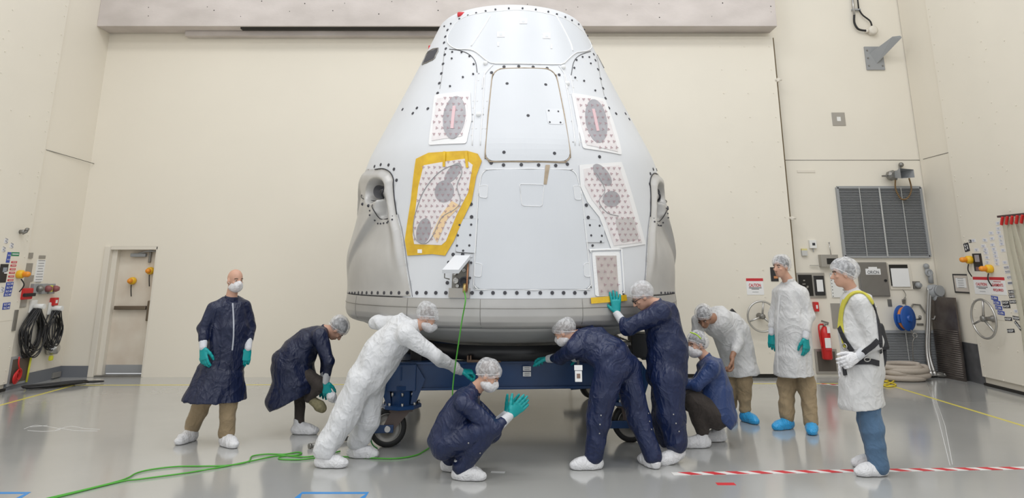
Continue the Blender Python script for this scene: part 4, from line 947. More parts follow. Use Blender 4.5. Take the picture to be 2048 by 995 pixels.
# --- white coverall pushing at the front left corner
Y = 7.35
J = PX(Y, head=(858, 636, .0), neck=(832, 652), shR=(812, 668, -.20), shL=(790, 648, .22), elR=(872, 712, -.16), elL=(752, 644, .30), wrR=(921, 742, .15), wrL=(786, 642, .34), hipR=(722, 762, -.10), hipL=(742, 764, .12), knR=(686, 838, -.13), knL=(736, 838, .12), anR=(648, 913, -.20), anL=(712, 893, .14))
p3 = build_person('person in white coverall leaning forward to push the left end of the blue frame', (-1.9, Y, 0), J, (.80, -.18, -.57), (.57, -.05, .82), suit=M_tyv, spine=[at(765, 705, Y)], sw=(.20, .22, .22, .22), sd=(.16, .20, .20, .18), sleeve=(.095, .075, .058),
    gR=dict(d=(.9, .4, -.1), palm=(0, .3, -1), th=-1, curl=(.9, .9, .9, .9), tcurl=.6, spread=.02), gL=dict(d=(.5, .8, -.1), palm=(0, 0, -1), th=1, curl=(1, 1, 1, 1), tcurl=.6, spread=.02), toes=((1, -.1), (1, -.1)), seed=3, legr=(.155, .128, .105), amp=.012, headkw=dict(hair=M_hairb, netsize=1.14))
# --- squatting in navy, hands together
Y = 6.86
J = PX(Y, head=(977, 752, -.04), neck=(950, 778), shR=(928, 806, -.19), shL=(938, 800, .18), elR=(990, 857, -.19), elL=(990, 850, .14), wrR=(1020, 830, -.10), wrL=(1012, 828, .04), hipR=(888, 888, -.12), hipL=(890, 886, .10), knR=(975, 858, -.17), knL=(982, 862, .15), anR=(922, 941, -.10), anL=(900, 922, .16))
p4 = build_person('person in navy coverall squatting in front of the blue frame with gloved palms together', (-.6, Y, 0), J, (.83, -.25, -.5), (.5, -.05, .86), suit=M_navy, spine=[at(905, 845, Y)], sw=(.19, .21, .23, .22), sd=(.13, .15, .17, .17), sleeve=(.082, .072, .050), anup=.03, kk=.012,
    gR=dict(d=(.72, .05, .62), palm=(-.2, 1, .1), th=1, curl=(.06, .06, .06, .08), tcurl=.1, spread=.03), gL=dict(d=(.76, -.10, .62), palm=(-.2, -1, .1), th=-1, curl=(.05, .08, .05, .06), tcurl=.0, spread=.12), toes=((1, -.18), (1, -.05)), seed=4, legr=(.13, .098, .085), amp=.009, headkw=dict(hair=M_hairb))
# --- navy coverall bending away, both hands on the frame
Y = 7.15
J = PX(Y, head=(1128, 664, .12), neck=(1156, 672, .1), shR=(1195, 676, .32), shL=(1150, 694, .0), elR=(1170, 712, .55), elL=(1122, 714, .22), wrR=(1148, 716, .70), wrL=(1097, 717, .40), hipR=(1254, 738, .10), hipL=(1216, 742, -.08), knR=(1278, 838, .05), knL=(1196, 845, -.08), anR=(1306, 922, -.02), anL=(1188, 922, -.06))
p5 = build_person('person in navy coverall bending over the blue frame, seen from behind with an identity badge', (1.1, Y, 0), J, (-.80, .30, -.5), (-.45, .1, .86), suit=M_navy, spine=[at(1190, 690, Y + .08), at(1220, 712, Y)], sw=(.20, .21, .21, .21), sd=(.15, .17, .18, .17), sleeve=(.088, .070, .052),
    gR=dict(d=(-.5, .8, -.1), palm=(0, 0, -1), th=-1, **relax), gL=dict(d=(-.6, .75, -.1), palm=(0, 0, -1), th=1, curl=(.5, .5, .5, .5), tcurl=.3, spread=.02), toes=((-.35, .9), (-1, -.12)), seed=5, legr=(.145, .115, .092), headkw=dict(hair=M_hairb))
bp = at(1157, 752, 6.92); m = MB(); m.obox(bp, (.065, .004, .095), (1, 0, 0), (0, 1, 0), bevel=.003); bd = m.build('identity_badge', M_paper, p5)
MB().box(bp + Vector((0, -.004, .004)), (.032, .003, .04)).build('badge_photo', mat('badge photo', (.25, .16, .12), .5), bd); MB().box(bp + Vector((0, .0, .075)), (.075, .004, .045)).build('badge_tag', M_paper, bd); MB().box(bp + Vector((0, .02, .12)), (.02, .02, .04)).build('badge_clip', M_black, bd)
def snaps(P, pts, m_, kind='coverall'):
    S = skinpt(kids(P, kind))
    for x, y in pts:
        q, n_ = S(x, y, .001)
        if q is not None: MB().lathe([(.007, 0), (.006, .004), (.002, .005)], q, n_, n=10).build('snap_button', m_, P)
snaps(p5, [(1202, 830), (1200, 848), (1199, 866), (1297, 826), (1299, 842), (1303, 858)], M_steel)
# --- tall navy coverall with one hand on the capsule
Y = 7.42
J = PX(Y, head=(1284, 594, -.02), neck=(1314, 608), shR=(1324, 622, .20), shL=(1322, 624, -.20), elR=(1322, 678, .22), elL=(1254, 655, -.13), wrR=(1326, 722, .20), wrL=(1233, 626, -.05), hipR=(1334, 758, .10), hipL=(1334, 758, -.12), knR=(1330, 832, .10), knL=(1342, 836, -.12), anR=(1338, 892, .12), anL=(1352, 890, -.15))
zfix(J, anL=.15)
p6 = build_person('tall person in navy coverall standing with one gloved hand flat on the capsule rim', (1.7, Y, 0), J, (-.84, -.06, -.54), (-.5, 0, .86), suit=M_navy, spine=[at(1334, 690, Y)], sw=(.19, .21, .21, .21), sd=(.17, .21, .21, .20), sleeve=(.098, .080, .052),
    gR=dict(d=(-.8, .3, -.3), palm=(0, 0, -1), th=-1, **relax), gL=dict(d=(-.02, .08, 1), palm=(-.15, 1, 0), th=1, curl=(.05, .05, .05, .05), tcurl=.0, spread=.09), toes=((-1, -.1), (-.95, -.28)), seed=6, legr=(.165, .14, .115), amp=.011, headkw=dict(glasses=True, mask=False, hair=M_hairg, netsize=1.02), shoekw=({}, dict(pitch=.22)))
# --- squatting in a navy frock
Y = 8.0
J = PX(Y, head=(1393, 690, -.02), neck=(1412, 716), shR=(1420, 732, .17), shL=(1424, 734, -.19), elR=(1392, 772, .2), elL=(1392, 770, -.2), wrR=(1342, 762, .1), wrL=(1342, 762, -.10), hipR=(1434, 826, .10), hipL=(1432, 828, -.12), knR=(1378, 800, .14), knL=(1388, 800, -.17), anR=(1436, 850, .14), anL=(1404, 862, -.12))
p7 = build_person('person in navy frock crouching low with green tape on the hair net', (2.25, Y, 0), J, (-.9, -.35, -.12), (-.1, 0, 1), suit=cloth('bright navy nylon', (.02, .05, .17), .42, .2, .6), kind='frock', legs_m=M_brnp,
    skirt=([at(1439, 836, Y)], (.25,), (.19,)), hemn=(-.62, 0, -.75), cutp=at(1408, 815, Y), spine=[at(1430, 780, Y)], sw=(.19, .21, .22, .24), sd=(.14, .17, .19, .20), sleeve=(.09, .072, .052),
    gR=dict(d=(-.8, 0, .2), palm=(0, 0, -1), th=-1, **relax), gL=dict(d=(-.8, 0, .2), palm=(0, 0, -1), th=1, **relax), toes=((-1, -.1), (-1, -.12)), seed=7, legr=(.13, .10, .075), headkw=dict(hair=M_hair, netmat=M_net2))
MB().tube(spline([at(1380, 664, 7.89), at(1392, 668, 7.86), at(1402, 677, 7.86)], 5), .007, 6).build('green_tape', mat('lime tape', (.45, .7, .05), .5), p7)
# --- white frock bending over
Y = 9.15
J = PX(Y, head=(1408, 634, -.30), neck=(1428, 636, -.18), shR=(1398, 642, -.1), shL=(1466, 640, -.12), elR=(1392, 684, -.15), elL=(1476, 684, -.18), wrR=(1408, 716, -.12), wrL=(1464, 714, -.28), hipR=(1462, 716, .08), hipL=(1490, 716, -.02), knR=(1466, 768, .10), knL=(1488, 765, -.04), anR=(1462, 812, .16), anL=(1490, 818, -.02))
p8 = build_person('person in white frock bending forward with a bare hand hanging, behind the crouching person', (3.0, Y, 0), J, (-.42, -.62, -.66), (-.35, -.55, .76), skin=M_skind, suit=M_frock, kind='frock', legs_m=M_khaki, shoes=M_shoeb,
    skirt=([at(1488, 750, Y)], (.20,), (.18,)), hemn=(.1, 0, -1), hem=.08, spine=[at(1462, 662, Y)], sw=(.21, .24, .22, .20), sd=(.17, .20, .19, .18), sleeve=(.09, .075, .055),
    gR=dict(d=(0, -.2, -1), palm=(1, 0, 0), th=1, **relax), gL=dict(d=(-.1, -.1, -1), palm=(-1, 0, 0), th=-1, m=M_skind, curl=(.7, .8, .9, .9), tcurl=.6, spread=.02), toes=((-.3, -1), (.35, -1)), seed=8, legr=(.12, .095, .075), headkw=dict(mask=False, netmat=M_net2), cuffm=None)
MB().obox(at(1472, 631, 9.12), (.19, .05, .06), (.55, 0, -.6), (0, 1, 0), bevel=.01).build('radio_pouch', M_black, p8)
# --- standing in a white frock
Y = 8.72
J = PX(Y, head=(1562, 534, -.03), neck=(1577, 562), shR=(1560, 588, .14), shL=(1601, 588, -.10), elR=(1548, 628, .20), elL=(1618, 632, -.14), wrR=(1543, 666, .14), wrL=(1611, 674, -.22), hipR=(1574, 690, .08), hipL=(1600, 690, -.06), knR=(1573, 770, .08), knL=(1614, 772, -.04), anR=(1574, 833, .02), anL=(1622, 845, -.14))
p9 = build_person('person standing upright in long white frock with teal gloves and blue shoe covers', (3.2, Y, 0), J, (-.85, -.5, -.08), (0, 0, 1), suit=M_frock, kind='frock', legs_m=M_khaki, shoes=M_shoeb,
    skirt=([at(1587, 715, Y), at(1588, 750, Y)], (.22, .24), (.19, .20)), hemn=(.08, 0, -1), hem=.08, spine=[at(1585, 635, Y)], sw=(.185, .205, .20, .21), sd=(.15, .17, .17, .17), sleeve=(.088, .072, .055),
    gR=dict(d=(.0, -.05, -1), palm=(.4, .9, 0), th=1, **relax), gL=dict(d=(-.02, -.05, -1), palm=(-.45, .9, 0), th=-1, **relax), toes=((-.85, -.4), (-.35, -.9)), seed=9, legr=(.115, .10, .085), headkw=dict(mask=False, netmat=M_net2, hair=M_hair))
# --- harness
Y = 6.98
J = PX(Y, head=(1687, 548, -.02), neck=(1704, 582), shR=(1708, 602, .18), shL=(1722, 606, -.17), elR=(1694, 672, .26), elL=(1748, 682, -.22), wrR=(1690, 714, .18), wrL=(1716, 712, -.22), hipR=(1726, 742, .09), hipL=(1730, 742, -.10), knR=(1738, 845, .10), knL=(1744, 850, -.08), anR=(1752, 918, .16), anL=(1757, 934, -.10))
p10 = build_person('person in white frock and blue jeans wearing a yellow and black safety harness', (3.4, Y, 0), J, (-.93, .25, -.08), (0, 0, 1), suit=M_frock, kind='frock', legs_m=M_jean,
    skirt=([at(1722, 772, Y), at(1722, 812, Y)], (.21, .22), (.195, .205)), hemn=(.18, 0, -1), hem=.0, spine=[at(1716, 665, Y)], sw=(.175, .20, .20, .20), sd=(.15, .19, .175, .175), sleeve=(.095, .085, .055),
    gR=dict(d=(-.2, 0, -1), palm=(0, -1, 0), th=1, **relax), gL=dict(d=(-.85, -.1, -.35), palm=(.2, 1, 0), th=-1, curl=(.5, .55, .6, .6), tcurl=.4, spread=.03), glove=M_shoe, toes=((-1, .08), (-1, -.12)), seed=10, legr=(.11, .098, .09), headkw=dict(mask=False, netmat=M_net, hair=M_hair, netsize=1.08))
M_web = mat('yellow webbing', (.60, .55, .07), .6, bump=.4, bscale=120); M_webb = mat('black webbing', (.025, .025, .03), .7, bump=.4, bscale=120)
S_ = skinpt(kids(p10, 'frock'))
webbing('shoulder_strap', [(1692, 694), (1686, 668), (1684, 640), (1688, 612), (1700, 592), (1716, 585), (1732, 590), (1744, 606)], .040, M_web, p10, S_)
webbing('chest_strap', [(1690, 600), (1684, 618), (1681, 640), (1680, 658)], .035, M_web, p10, S_)
webbing('chest_strap', [(1681, 655), (1688, 672), (1698, 690), (1706, 702)], .045, M_webb, p10, S_, .010)
webbing('waist_strap', [(1692, 728), (1706, 724), (1722, 722), (1740, 722), (1756, 726)], .050, M_webb, p10, S_)
webbing('waist_strap', [(1718, 712), (1732, 700), (1746, 690), (1756, 680)], .045, M_webb, p10, S_)
webbing('back_strap', [(1744, 606), (1752, 630), (1757, 655), (1760, 680), (1760, 705)], .030, M_webb, p10, S_)
webbing('leg_strap', [(1692, 726), (1690, 738), (1692, 750)], .035, M_webb, p10, S_)
for x, y in ((1733, 714), (1693, 692)): q, n_ = S_(x, y, .025); MB().torus(q, n_, .024, .006, 20, 8).build('harness_ring', M_steel, p10)
MB().obox(at(1760, 672, Y - .03), (.10, .14, .24), (1, -.3, .15), (.3, 1, 0), bevel=.03).build('lanyard_pack', M_black, p10)
MB().tube(spline([at(1758, 655, Y), at(1768, 690, Y - .05), at(1769, 720, Y - .08), at(1762, 740, Y - .10)], 6), .018, 8).build('lanyard', M_webb, p10)
MB().tube(spline([at(1755, 640, Y - .03), at(1752, 625, Y - .03), at(1752, 612, Y - .03)], 4), .010, 8).build('lanyard_hook', M_steel, p10)
snaps(p6, [(1347, 828), (1352, 846), (1372, 848), (1358, 862)], M_steel)
snaps(p4, [(937, 885), (960, 905)], M_steel)

S_ = skinpt(kids(p1, 'frock')); webbing('zip', [(465, 606), (467, 640), (467, 670), (464, 700)], .014, mat('grey zip', (.42, .44, .50), .5), p1, S_, .001, .003)
webbing('front_seam', [(464, 700), (460, 740), (459, 790)], .008, M_navy2, p1, S_, .001, .004)
S_ = skinpt(kids(p9, 'frock')); webbing('front_placket', [(1560, 590), (1556, 640), (1555, 690), (1556, 745)], .022, mat('pale placket', (.74, .74, .74), .5), p9, S_, .001, .003)
# ================================================================ fittings on the walls and the floor
class Wall:
    def __init__(s, kind, c):
        s.k, s.c = kind, c
        s.r, s.n = {'Y': (Vector((1, 0, 0)), Vector((0, -1, 0))), 'L': (Vector((0, 1, 0)), Vector((1, 0, 0))), 'R': (Vector((0, -1, 0)), Vector((-1, 0, 0)))}[kind]
        s.u = Vector((0, 0, 1))
    def p(s, x, y, d=0): return (at(x, y, s.c) if s.k == 'Y' else onx(x, y, s.c)) + s.n * d
WB, WD, WL, WLL, WR, WRL = Wall('Y', YB + .12), Wall('Y', YB - .08), Wall('L', XL), Wall('L', XL + .045), Wall('R', XR), Wall('R', XR - .045)
def textm(mb_name, s, c, w_, h, m, par, ang=0, wall=None, d=.003, bold=.0):
    cu = bpy.data.curves.new('t', 'FONT'); cu.body = s; cu.align_x = 'CENTER'; cu.align_y = 'CENTER'; cu.size = 1; cu.offset = bold; cu.extrude = .0
    o = bpy.data.objects.new('t', cu); dg = bpy.context.evaluated_depsgraph_get(); me = bpy.data.meshes.new_from_object(o.evaluated_get(dg) if False else o); bpy.data.objects.remove(o)
    xs = [v.co.x for v in me.vertices]; ys = [v.co.y for v in me.vertices]
    sx = w_ / max(1e-4, max(xs) - min(xs)); sy = h / max(1e-4, max(ys) - min(ys)); cx, cy = (max(xs) + min(xs)) / 2, (max(ys) + min(ys)) / 2
    ca, sa = math.cos(R(ang)), math.sin(R(ang))
    for v in me.vertices:
        a, b = (v.co.x - cx) * sx, (v.co.y - cy) * sy; a, b = a * ca - b * sa, a * sa + b * ca
        v.co = c + wall.r * a + wall.u * b + wall.n * d
    me.materials.clear(); return link_mesh(mb_name, me, m, par, smooth=False)
def box_on(wall, x0, y0, x1, y1, d, m, name, par=None, lab=None, cat=None, grp=None, bevel=.003, d0=0., ang=0, kind=None):
    xc, yc = (x0 + x1) / 2, (y0 + y1) / 2; c = wall.p(xc, yc); W = (wall.p(x1, yc) - wall.p(x0, yc)).length; Hh = (wall.p(xc, y0) - wall.p(xc, y1)).length
    r_ = wall.r * math.cos(R(ang)) + wall.u * math.sin(R(ang)); u_ = wall.r.cross(wall.u).cross(r_) * 1.0
    mb = MB(); mb.obox(c + wall.n * (d0 + d / 2), (W, Hh, d), r_, u_, bevel=min(bevel, d * .4)); o = mb.build(name, m, par)
    tag(o, lab, cat, grp, kind); o['_'] = 0; del o['_']; return o, c + wall.n * (d0 + d), W, Hh
def sign(wall, x0, y0, x1, y1, m, lines, lab, cat='sign', name='sign', tm=M_blkp, grp=None, ang=0, head=None, par=None, d=.004):
    o, c, W, Hh = box_on(wall, x0, y0, x1, y1, d, m, name, par, lab, cat, grp, .001, ang=ang)
    if head: MB().obox(c + wall.u * (Hh / 2 - Hh * head[0] / 2), (W * 1.0, Hh * head[0], .003), wall.r, wall.u).build('sign_header', head[1], o)
    for s, fx, fy, fw, fh, mm in lines:
        ca, sa = math.cos(R(ang)), math.sin(R(ang)); a, b = (fx - .5) * W, (.5 - fy) * Hh
        q = c + wall.r * (a * ca - b * sa) + wall.u * (a * sa + b * ca)
        if s == '=': MB().obox(q + wall.n * .002, (fw * W, fh * Hh, .002), wall.r * ca + wall.u * sa, wall.u * ca - wall.r * sa).build('fine_print', mm or tm, o)
        else: textm('lettering', s, q, fw * W, fh * Hh, mm or tm, o, ang, wall, .0035, .02)
    return o
def louvre(x0, y0, x1, y1, lab, muls, nsl):
    c = WB.p((x0 + x1) / 2, (y0 + y1) / 2); W = (WB.p(x1, y0 * .5 + y1 * .5) - WB.p(x0, y0 * .5 + y1 * .5)).length; Hh = (WB.p(x0, y0) - WB.p(x0, y1)).z
    root = empty('wall_louvre', c, lab, 'vent'); m = MB()
    m.box(c + Vector((0, -.02, Hh / 2)), (W, .05, .045)); m.box(c + Vector((0, -.02, -Hh / 2)), (W, .05, .045)); m.box(c + Vector((-W / 2, -.02, 0)), (.045, .05, Hh)); m.box(c + Vector((W / 2, -.02, 0)), (.045, .05, Hh))
    m.build('louvre_frame', M_gpaint, root); MB().box(c + Vector((0, -.002, 0)), (W, .004, Hh)).build('backing', mat('dark backing', (.05, .05, .052), .7), root)
    m = MB()
    for k in range(nsl): m.box(c + Vector((0, -.022, -Hh / 2 + Hh * (k + .5) / nsl)), (W - .05, .032, .006), (R(35), 0, 0))
    m.build('louvre_slats', M_gpaint, root)
    for f, t in muls: MB().box(c + Vector((W * (f - .5), -.045, 0)), (t, .012, Hh)).build('mullion', mat('pale metal', (.55, .56, .56), .4, metal=.3), root)
louvre(1680, 374, 1848, 512, 'large grey louvred vent high on the wall right of the sliding door', [(.5, .025), (.26, .012), (.76, .012)], 42)
louvre(1745, 662, 1882, 747, 'grey louvred vent at floor level behind the coiled hose', [(.5, .012), (.8, .012)], 26)
# conduit, bracket, plates
r = empty('conduit_run', WB.p(1705, 20), 'conduit with black flexible hoses into a round cream junction box, top right wall', 'conduit')
MB().tube([WB.p(1702, -6, .05), WB.p(1706, 32, .05)], .022, 10).build('conduit', M_steel, r); MB().tube([WB.p(1712, -6, .05), WB.p(1715, 20, .05)], .014, 8).build('conduit', M_dark, r)
MB().tube(spline([WB.p(1706, 32, .05), WB.p(1706, 48, .06), WB.p(1714, 61, .07), WB.p(1732, 64, .07)], 6), .020, 10).build('hose', M_dark, r); MB().tube(spline([WB.p(1715, 20, .05), WB.p(1722, 32, .06), WB.p(1736, 44, .07), WB.p(1740, 54, .07)], 6), .015, 8).build('hose', M_dark, r)
MB().lathe([(.085, 0), (.09, .03), (.085, .10), (.06, .115), (.03, .12)], WB.p(1742, 63), (0, -1, 0), n=24).cyl(WB.p(1733, 64, .06), WB.p(1728, 64, .06), .035).build('junction_box', M_trim, r); MB().box(WB.p(1710, 21, .04), (.16, .05, .03)).build('clamp', M_gpaint, r)
r = empty('wall_bracket', WB.p(1747, 117), 'grey steel gusset bracket bolted high on the right wall', 'bracket'); o, c, W, Hh = box_on(WB, 1730, 94, 1766, 140, .03, M_gpaint, 'base_plate', r)
m = MB(); a = WB.p(1738, 108, .03); a2 = WB.p(1752, 128, .03); tip = a + Vector((.40, -.36, .22))
m.prism([a, a2, tip + Vector((.02, .0, -.04)), tip, tip + Vector((-.12, .05, .0))], (.012, -.01, .012)); m.prism([a, a + Vector((.10, .02, -.02)), tip + Vector((.05, .03, -.01)), tip], (0, -.008, .012)); m.build('gusset', M_gpaint, r)
m = MB()
for sx in (-.13, .13):
    for sz in (-.15, 0, .15): m.cyl(c + Vector((sx, 0, sz)), c + Vector((sx, -.015, sz)), .014, 8)
m.build('bolt', M_dsteel, r)
o, c, W, Hh = box_on(WB, 1664, 225, 1690, 251, .012, M_alu, 'access_plate', lab='square metal access plate with a white square, below the gusset bracket', cat='plate'); MB().box(c, (.07, .01, .08)).build('blank_cover', M_white, o)
o, c, W, Hh = box_on(WB, 1594, 340, 1630, 345, .01, M_trim, 'mounting_strip', lab='cream mounting strip with two screws above left of the louvred vent', cat='strip')
# horn loudspeaker with cable
r = empty('horn_speaker', WB.p(1795, 355), 'grey explosion proof horn speaker mounted over the large louvred vent', 'speaker')
m = MB(); a = WB.p(1783, 352, .10); m.lathe([(.05, -.02), (.06, .06), (.09, .09)], a + Vector((-.07, 0, 0)), (1, -.2, 0), n=16)
for k, (w0, h0) in enumerate(((.05, .05), (.13, .09), (.19, .12))): pass
P0 = a + Vector((.0, -.02, .0)); q0 = [P0 + Vector((-.04, 0, -.04)), P0 + Vector((.04, 0, -.04)), P0 + Vector((.04, 0, .04)), P0 + Vector((-.04, 0, .04))]; q1 = [P0 + Vector((-.05, -.28, -.09)), P0 + Vector((.20, -.26, -.07)), P0 + Vector((.20, -.26, .07)), P0 + Vector((-.05, -.28, .09))]
V0 = [m.bm.verts.new(v) for v in q0]; V1 = [m.bm.verts.new(v) for v in q1]
for k in range(4): m._f([V0[k], V0[(k + 1) % 4], V1[(k + 1) % 4], V1[k]])
m._f(V0); m.build('horn', M_gpaint, r)
m = MB(); m.lathe([(.05, 0), (.09, .02), (.09, .12), (.05, .15)], a + Vector((-.05, .06, 0)), (0, -1, 0), n=8, smooth=False); m.box(a + Vector((-.16, 0, -.01)), (.12, .04, .03)); m.cyl(a + Vector((.15, .1, .06)), a + Vector((.17, .06, .20)), .02); m.build('driver', M_dsteel, r)
MB().sphere(a + Vector((.17, .04, .20)), .045, 14).build('swivel_joint', M_dsteel, r)
MB().tube(spline([a + Vector((-.02, -.05, -.08)), a + Vector((-.02, -.02, -.25)), a + Vector((.06, -.01, -.42)), a + Vector((.18, -.01, -.40)), a + Vector((.26, -.02, -.25)), a + Vector((.24, -.03, -.05))], 7), .014, 8).build('cable', mat('brown cable', (.20, .12, .05), .5), r)
# small boxes
o, c, W, Hh = box_on(WB, 1617, 480, 1631, 496, .05, M_white, 'thermostat', lab='white wall thermostat with small dark display left of the louvred vent', cat='thermostat'); MB().box(c + Vector((.01, 0, .0)), (.05, .004, .045)).build('display', M_blkp, o); MB().box(c + Vector((0, .02, -.10)), (.012, .012, .07)).build('probe', M_gpaint, o)
o, c, W, Hh = box_on(WB, 1602, 500, 1613, 511, .05, mat('pale grey box', (.6, .6, .58), .5), 'switch_box', lab='small grey switch box with yellow top left of the steel antenna box', cat='switch box'); MB().box(c + Vector((0, .02, Hh / 2 + .012)), (W, .04, .03)).build('cap', mat('pale yellow', (.75, .68, .30), .5), o)
o, c, W, Hh = box_on(WB, 1637, 509, 1671, 533, .12, M_alu, 'antenna_box', lab='brushed metal box with dark window and short antenna below the louvred vent', cat='box'); MB().box(c + Vector((.03, 0, -.01)), (.17, .006, .10)).build('dark_window', M_gap, o); MB().cyl(c + Vector((.05, .05, .1)), c + Vector((.04, .05, .30)), .008, 8).sphere(c + Vector((.04, .05, .31)), .016, 8).build('antenna', M_steel, o); MB().box(c + Vector((-.25, .08, -.08)), (.15, .02, .012)).build('hook', M_steel, o)
r = empty('recessed_cabinet', WB.p(1622, 570), 'recessed steel cabinet with two dark instrument doors behind the person in white frock', 'cabinet'); box_on(WB, 1594, 545, 1650, 595, .02, M_alu, 'cabinet_frame', r)
o, c, W, Hh = box_on(WB, 1597, 549, 1624, 591, .012, M_gap, 'instrument_door', r, d0=.02); m = MB()
for k in range(9): m.box(c + Vector((random.uniform(-.07, .07), -.004, random.uniform(-.13, .13))), (.03, .008, .02))
m.build('instrument', M_alu, o)['kind'] = 'stuff'
o, c, W, Hh = box_on(WB, 1628, 551, 1647, 590, .03, M_black, 'instrument_door', r, d0=.02); MB().box(c, (.11, .004, .2)).build('label_sheet', M_paper, o)
o, c, W, Hh = box_on(WB, 1661, 545, 1686, 594, .02, M_white, 'perforated_panel', lab='white panel with rows of holes between the recessed and grey cabinets', cat='panel'); m = MB()
for k in range(8):
    for sx in (-1, 1): m.cyl(c + Vector((sx * W * .42, 0, Hh * (k / 7 - .5) * .9)), c + Vector((sx * W * .42, -.004, Hh * (k / 7 - .5) * .9)), .009, 8)
m.build('screw_hole', M_dsteel, o)['kind'] = 'stuff'
box_on(WB, 1663, 606, 1686, 655, .02, M_alu, 'blank_panel', lab='plain tan metal panel above the extinguisher alcove', cat='panel')
r, c, W, Hh = box_on(WB, 1716, 524, 1774, 592, .05, mat('grey steel door', (.28, .27, .255), .35, metal=.6, var=.1, vscale=6), 'steel_cabinet', lab='grey steel cabinet with a small white sign above the harness wearer', cat='cabinet', bevel=.006)
MB().box(c + Vector((0, -.004, 0)), (W * .93, .012, Hh * .94), bevel=.004).build('cabinet_door', MATS['grey steel door'], r); MB().cyl(c + Vector((W * .38, 0, -.02)), c + Vector((W * .38, -.03, -.02)), .022, 14).build('door_latch', M_dark, r)
s_ = MB().box(c + Vector((-.005, -.013, .13)), (.26, .004, .10)).build('cabinet_sign', M_paper, r); textm('lettering', 'ORION', c + Vector((-.005, -.013, .12)), .20, .055, M_blkp, s_, 0, WB, .006); MB().box(c + Vector((-.005, -.014, .19)), (.15, .004, .04)).build('sign_tab', M_paper, s_)
r, c, W, Hh = box_on(WB, 1777, 526, 1822, 578, .02, M_trim, 'notice_board', lab='white clipboard with black top bar in a cream frame right of the steel cabinet', cat='board'); MB().box(c + Vector((-.02, -.008, .02)), (W * .82, .01, Hh * .80)).build('clipboard', M_gap, r); MB().box(c + Vector((-.01, -.016, -.02)), (W * .78, .008, Hh * .70)).build('paper_pad', M_paper, r)
MB().tube(spline([c + Vector((.0, -.02, -.22)), c + Vector((.04, -.02, -.32)), c + Vector((-.04, -.02, -.42)), c + Vector((.03, -.02, -.36)), c + Vector((.02, -.02, -.5)), c + Vector((.06, -.02, -.75))], 5), .006, 6).build('cord', M_dsteel, r)
o, c, W, Hh = box_on(WB, 1825, 562, 1838, 577, .04, M_dsteel, 'gas_valve', lab='small steel valve with round knob left of the grey pipe fitting', cat='valve'); MB().lathe([(.05, 0), (.05, .05), (.03, .08)], c, (.4, -1, 0), n=16).build('knob', M_gpaint, o)
box_on(WB, 1775, 598, 1783, 612, .012, M_dsteel, 'outlet_plate', lab='small grey outlet plate left of the hose reel', cat='plate'); box_on(WB, 1804, 598, 1811, 607, .012, M_dsteel, 'outlet_plate', lab='small dark plate just above the blue hose reel', cat='plate'); box_on(WB, 1833, 646, 1846, 650, .02, M_dsteel, 'hinge_plate', lab='small dark plate under the grey hook bracket', cat='plate')
r = empty('pipe_fitting', WB.p(1860, 585), 'large grey vacuum pipe fitting with a flange, hanging above the steel hoses', 'pipe fitting')
m = MB(); m.tube([WB.p(1847, 530, .06), WB.p(1856, 552, .07), WB.p(1857, 566, .08)], [.035, .045, .04], 12); m.sphere(WB.p(1848, 532, .07), .05, 14); m.torus(WB.p(1852, 545, .09), (0, -1, 0), .05, .022, 18, 8); m.build('link', M_gpaint, r)
m = MB(); m.sphere(WB.p(1859, 582, .14), (.13, .10, .12), 20); m.tube([WB.p(1858, 580, .14), WB.p(1868, 598, .14), WB.p(1872, 606, .14)], [.10, .085, .09], 20); m.cyl(WB.p(1862, 580, .22), WB.p(1863, 580, .26), .09, 20); m.cyl(WB.p(1858, 578, .1), WB.p(1846, 573, .2), .04); m.build('valve_body', M_gpaint, r)
MB().cyl(WB.p(1869, 598, .14), WB.p(1873, 606, .14), .088, 22).build('red_collar', mat('dull red', (.28, .08, .07), .5), r)
for k, (x0, x1, y0) in enumerate(((1846, 1849, 574), (1850, 1856, 582))):
    tag(MB().tube(spline([WB.p(x0, y0, .16), WB.p(x0 + 2, 640, .10), WB.p(x0 + 1, 700, .10), WB.p(x1, 741, .18)], 8), .030, 12).cyl(WB.p(x1, 738, .18), WB.p(x1, 748, .2), .04).build('metal_hose', M_steel), ('left' if k == 0 else 'right') + ' braided steel hose hanging from the grey pipe fitting to the floor', 'hose', 'steel hoses')
m = MB(); c = flo(1862, 752); m.tube([c + Vector((-.1, 0, .05)), c + Vector((.12, -.1, .05)), c + Vector((.2, -.25, .04))], .035, 12); m.tube([c + Vector((-.1, -.1, .05)), c + Vector((.1, -.22, .05))], .03, 10); tag(m.build('hose_coupling', M_dsteel), 'metal hose couplings lying on the floor under the steel hoses', 'coupling')
r = empty('hose_reel', WB.p(1796, 634), 'blue hose reel with orange hose on the right wall', 'hose reel'); c = WB.p(1797, 634, .20)
ax = Vector((.55, -1, 0)); MB().lathe([(.04, -.07), (.20, -.07), (.21, -.06), (.20, -.05), (.10, -.04), (.10, .04), (.20, .05), (.21, .06), (.20, .07), (.04, .07)], c, ax, n=32).build('reel_drum', M_navyfr, r); MB().torus(c, ax, .155, .03, 36, 10).build('orange_hose', mat('orange hose', (.60, .20, .06), .5), r); MB().box(c + Vector((-.11, -.08, 0)), (.12, .06, .14), bevel=.015).cyl(c, c + ax.normalized() * .11, .05, 16).build('reel_arm', M_navyfr, r)
MB().tube(spline([c + Vector((.02, -.1, -.18)), c + Vector((.06, -.1, -.3)), c + Vector((.02, -.1, -.42)), c + Vector((.0, -.06, -.9))], 6), .009, 6).build('hose_tail', M_dsteel, r); MB().torus(c + Vector((.08, -.1, -.27)), (0, -1, 0), .035, .006, 14, 6).build('snap_hook', M_steel, r)
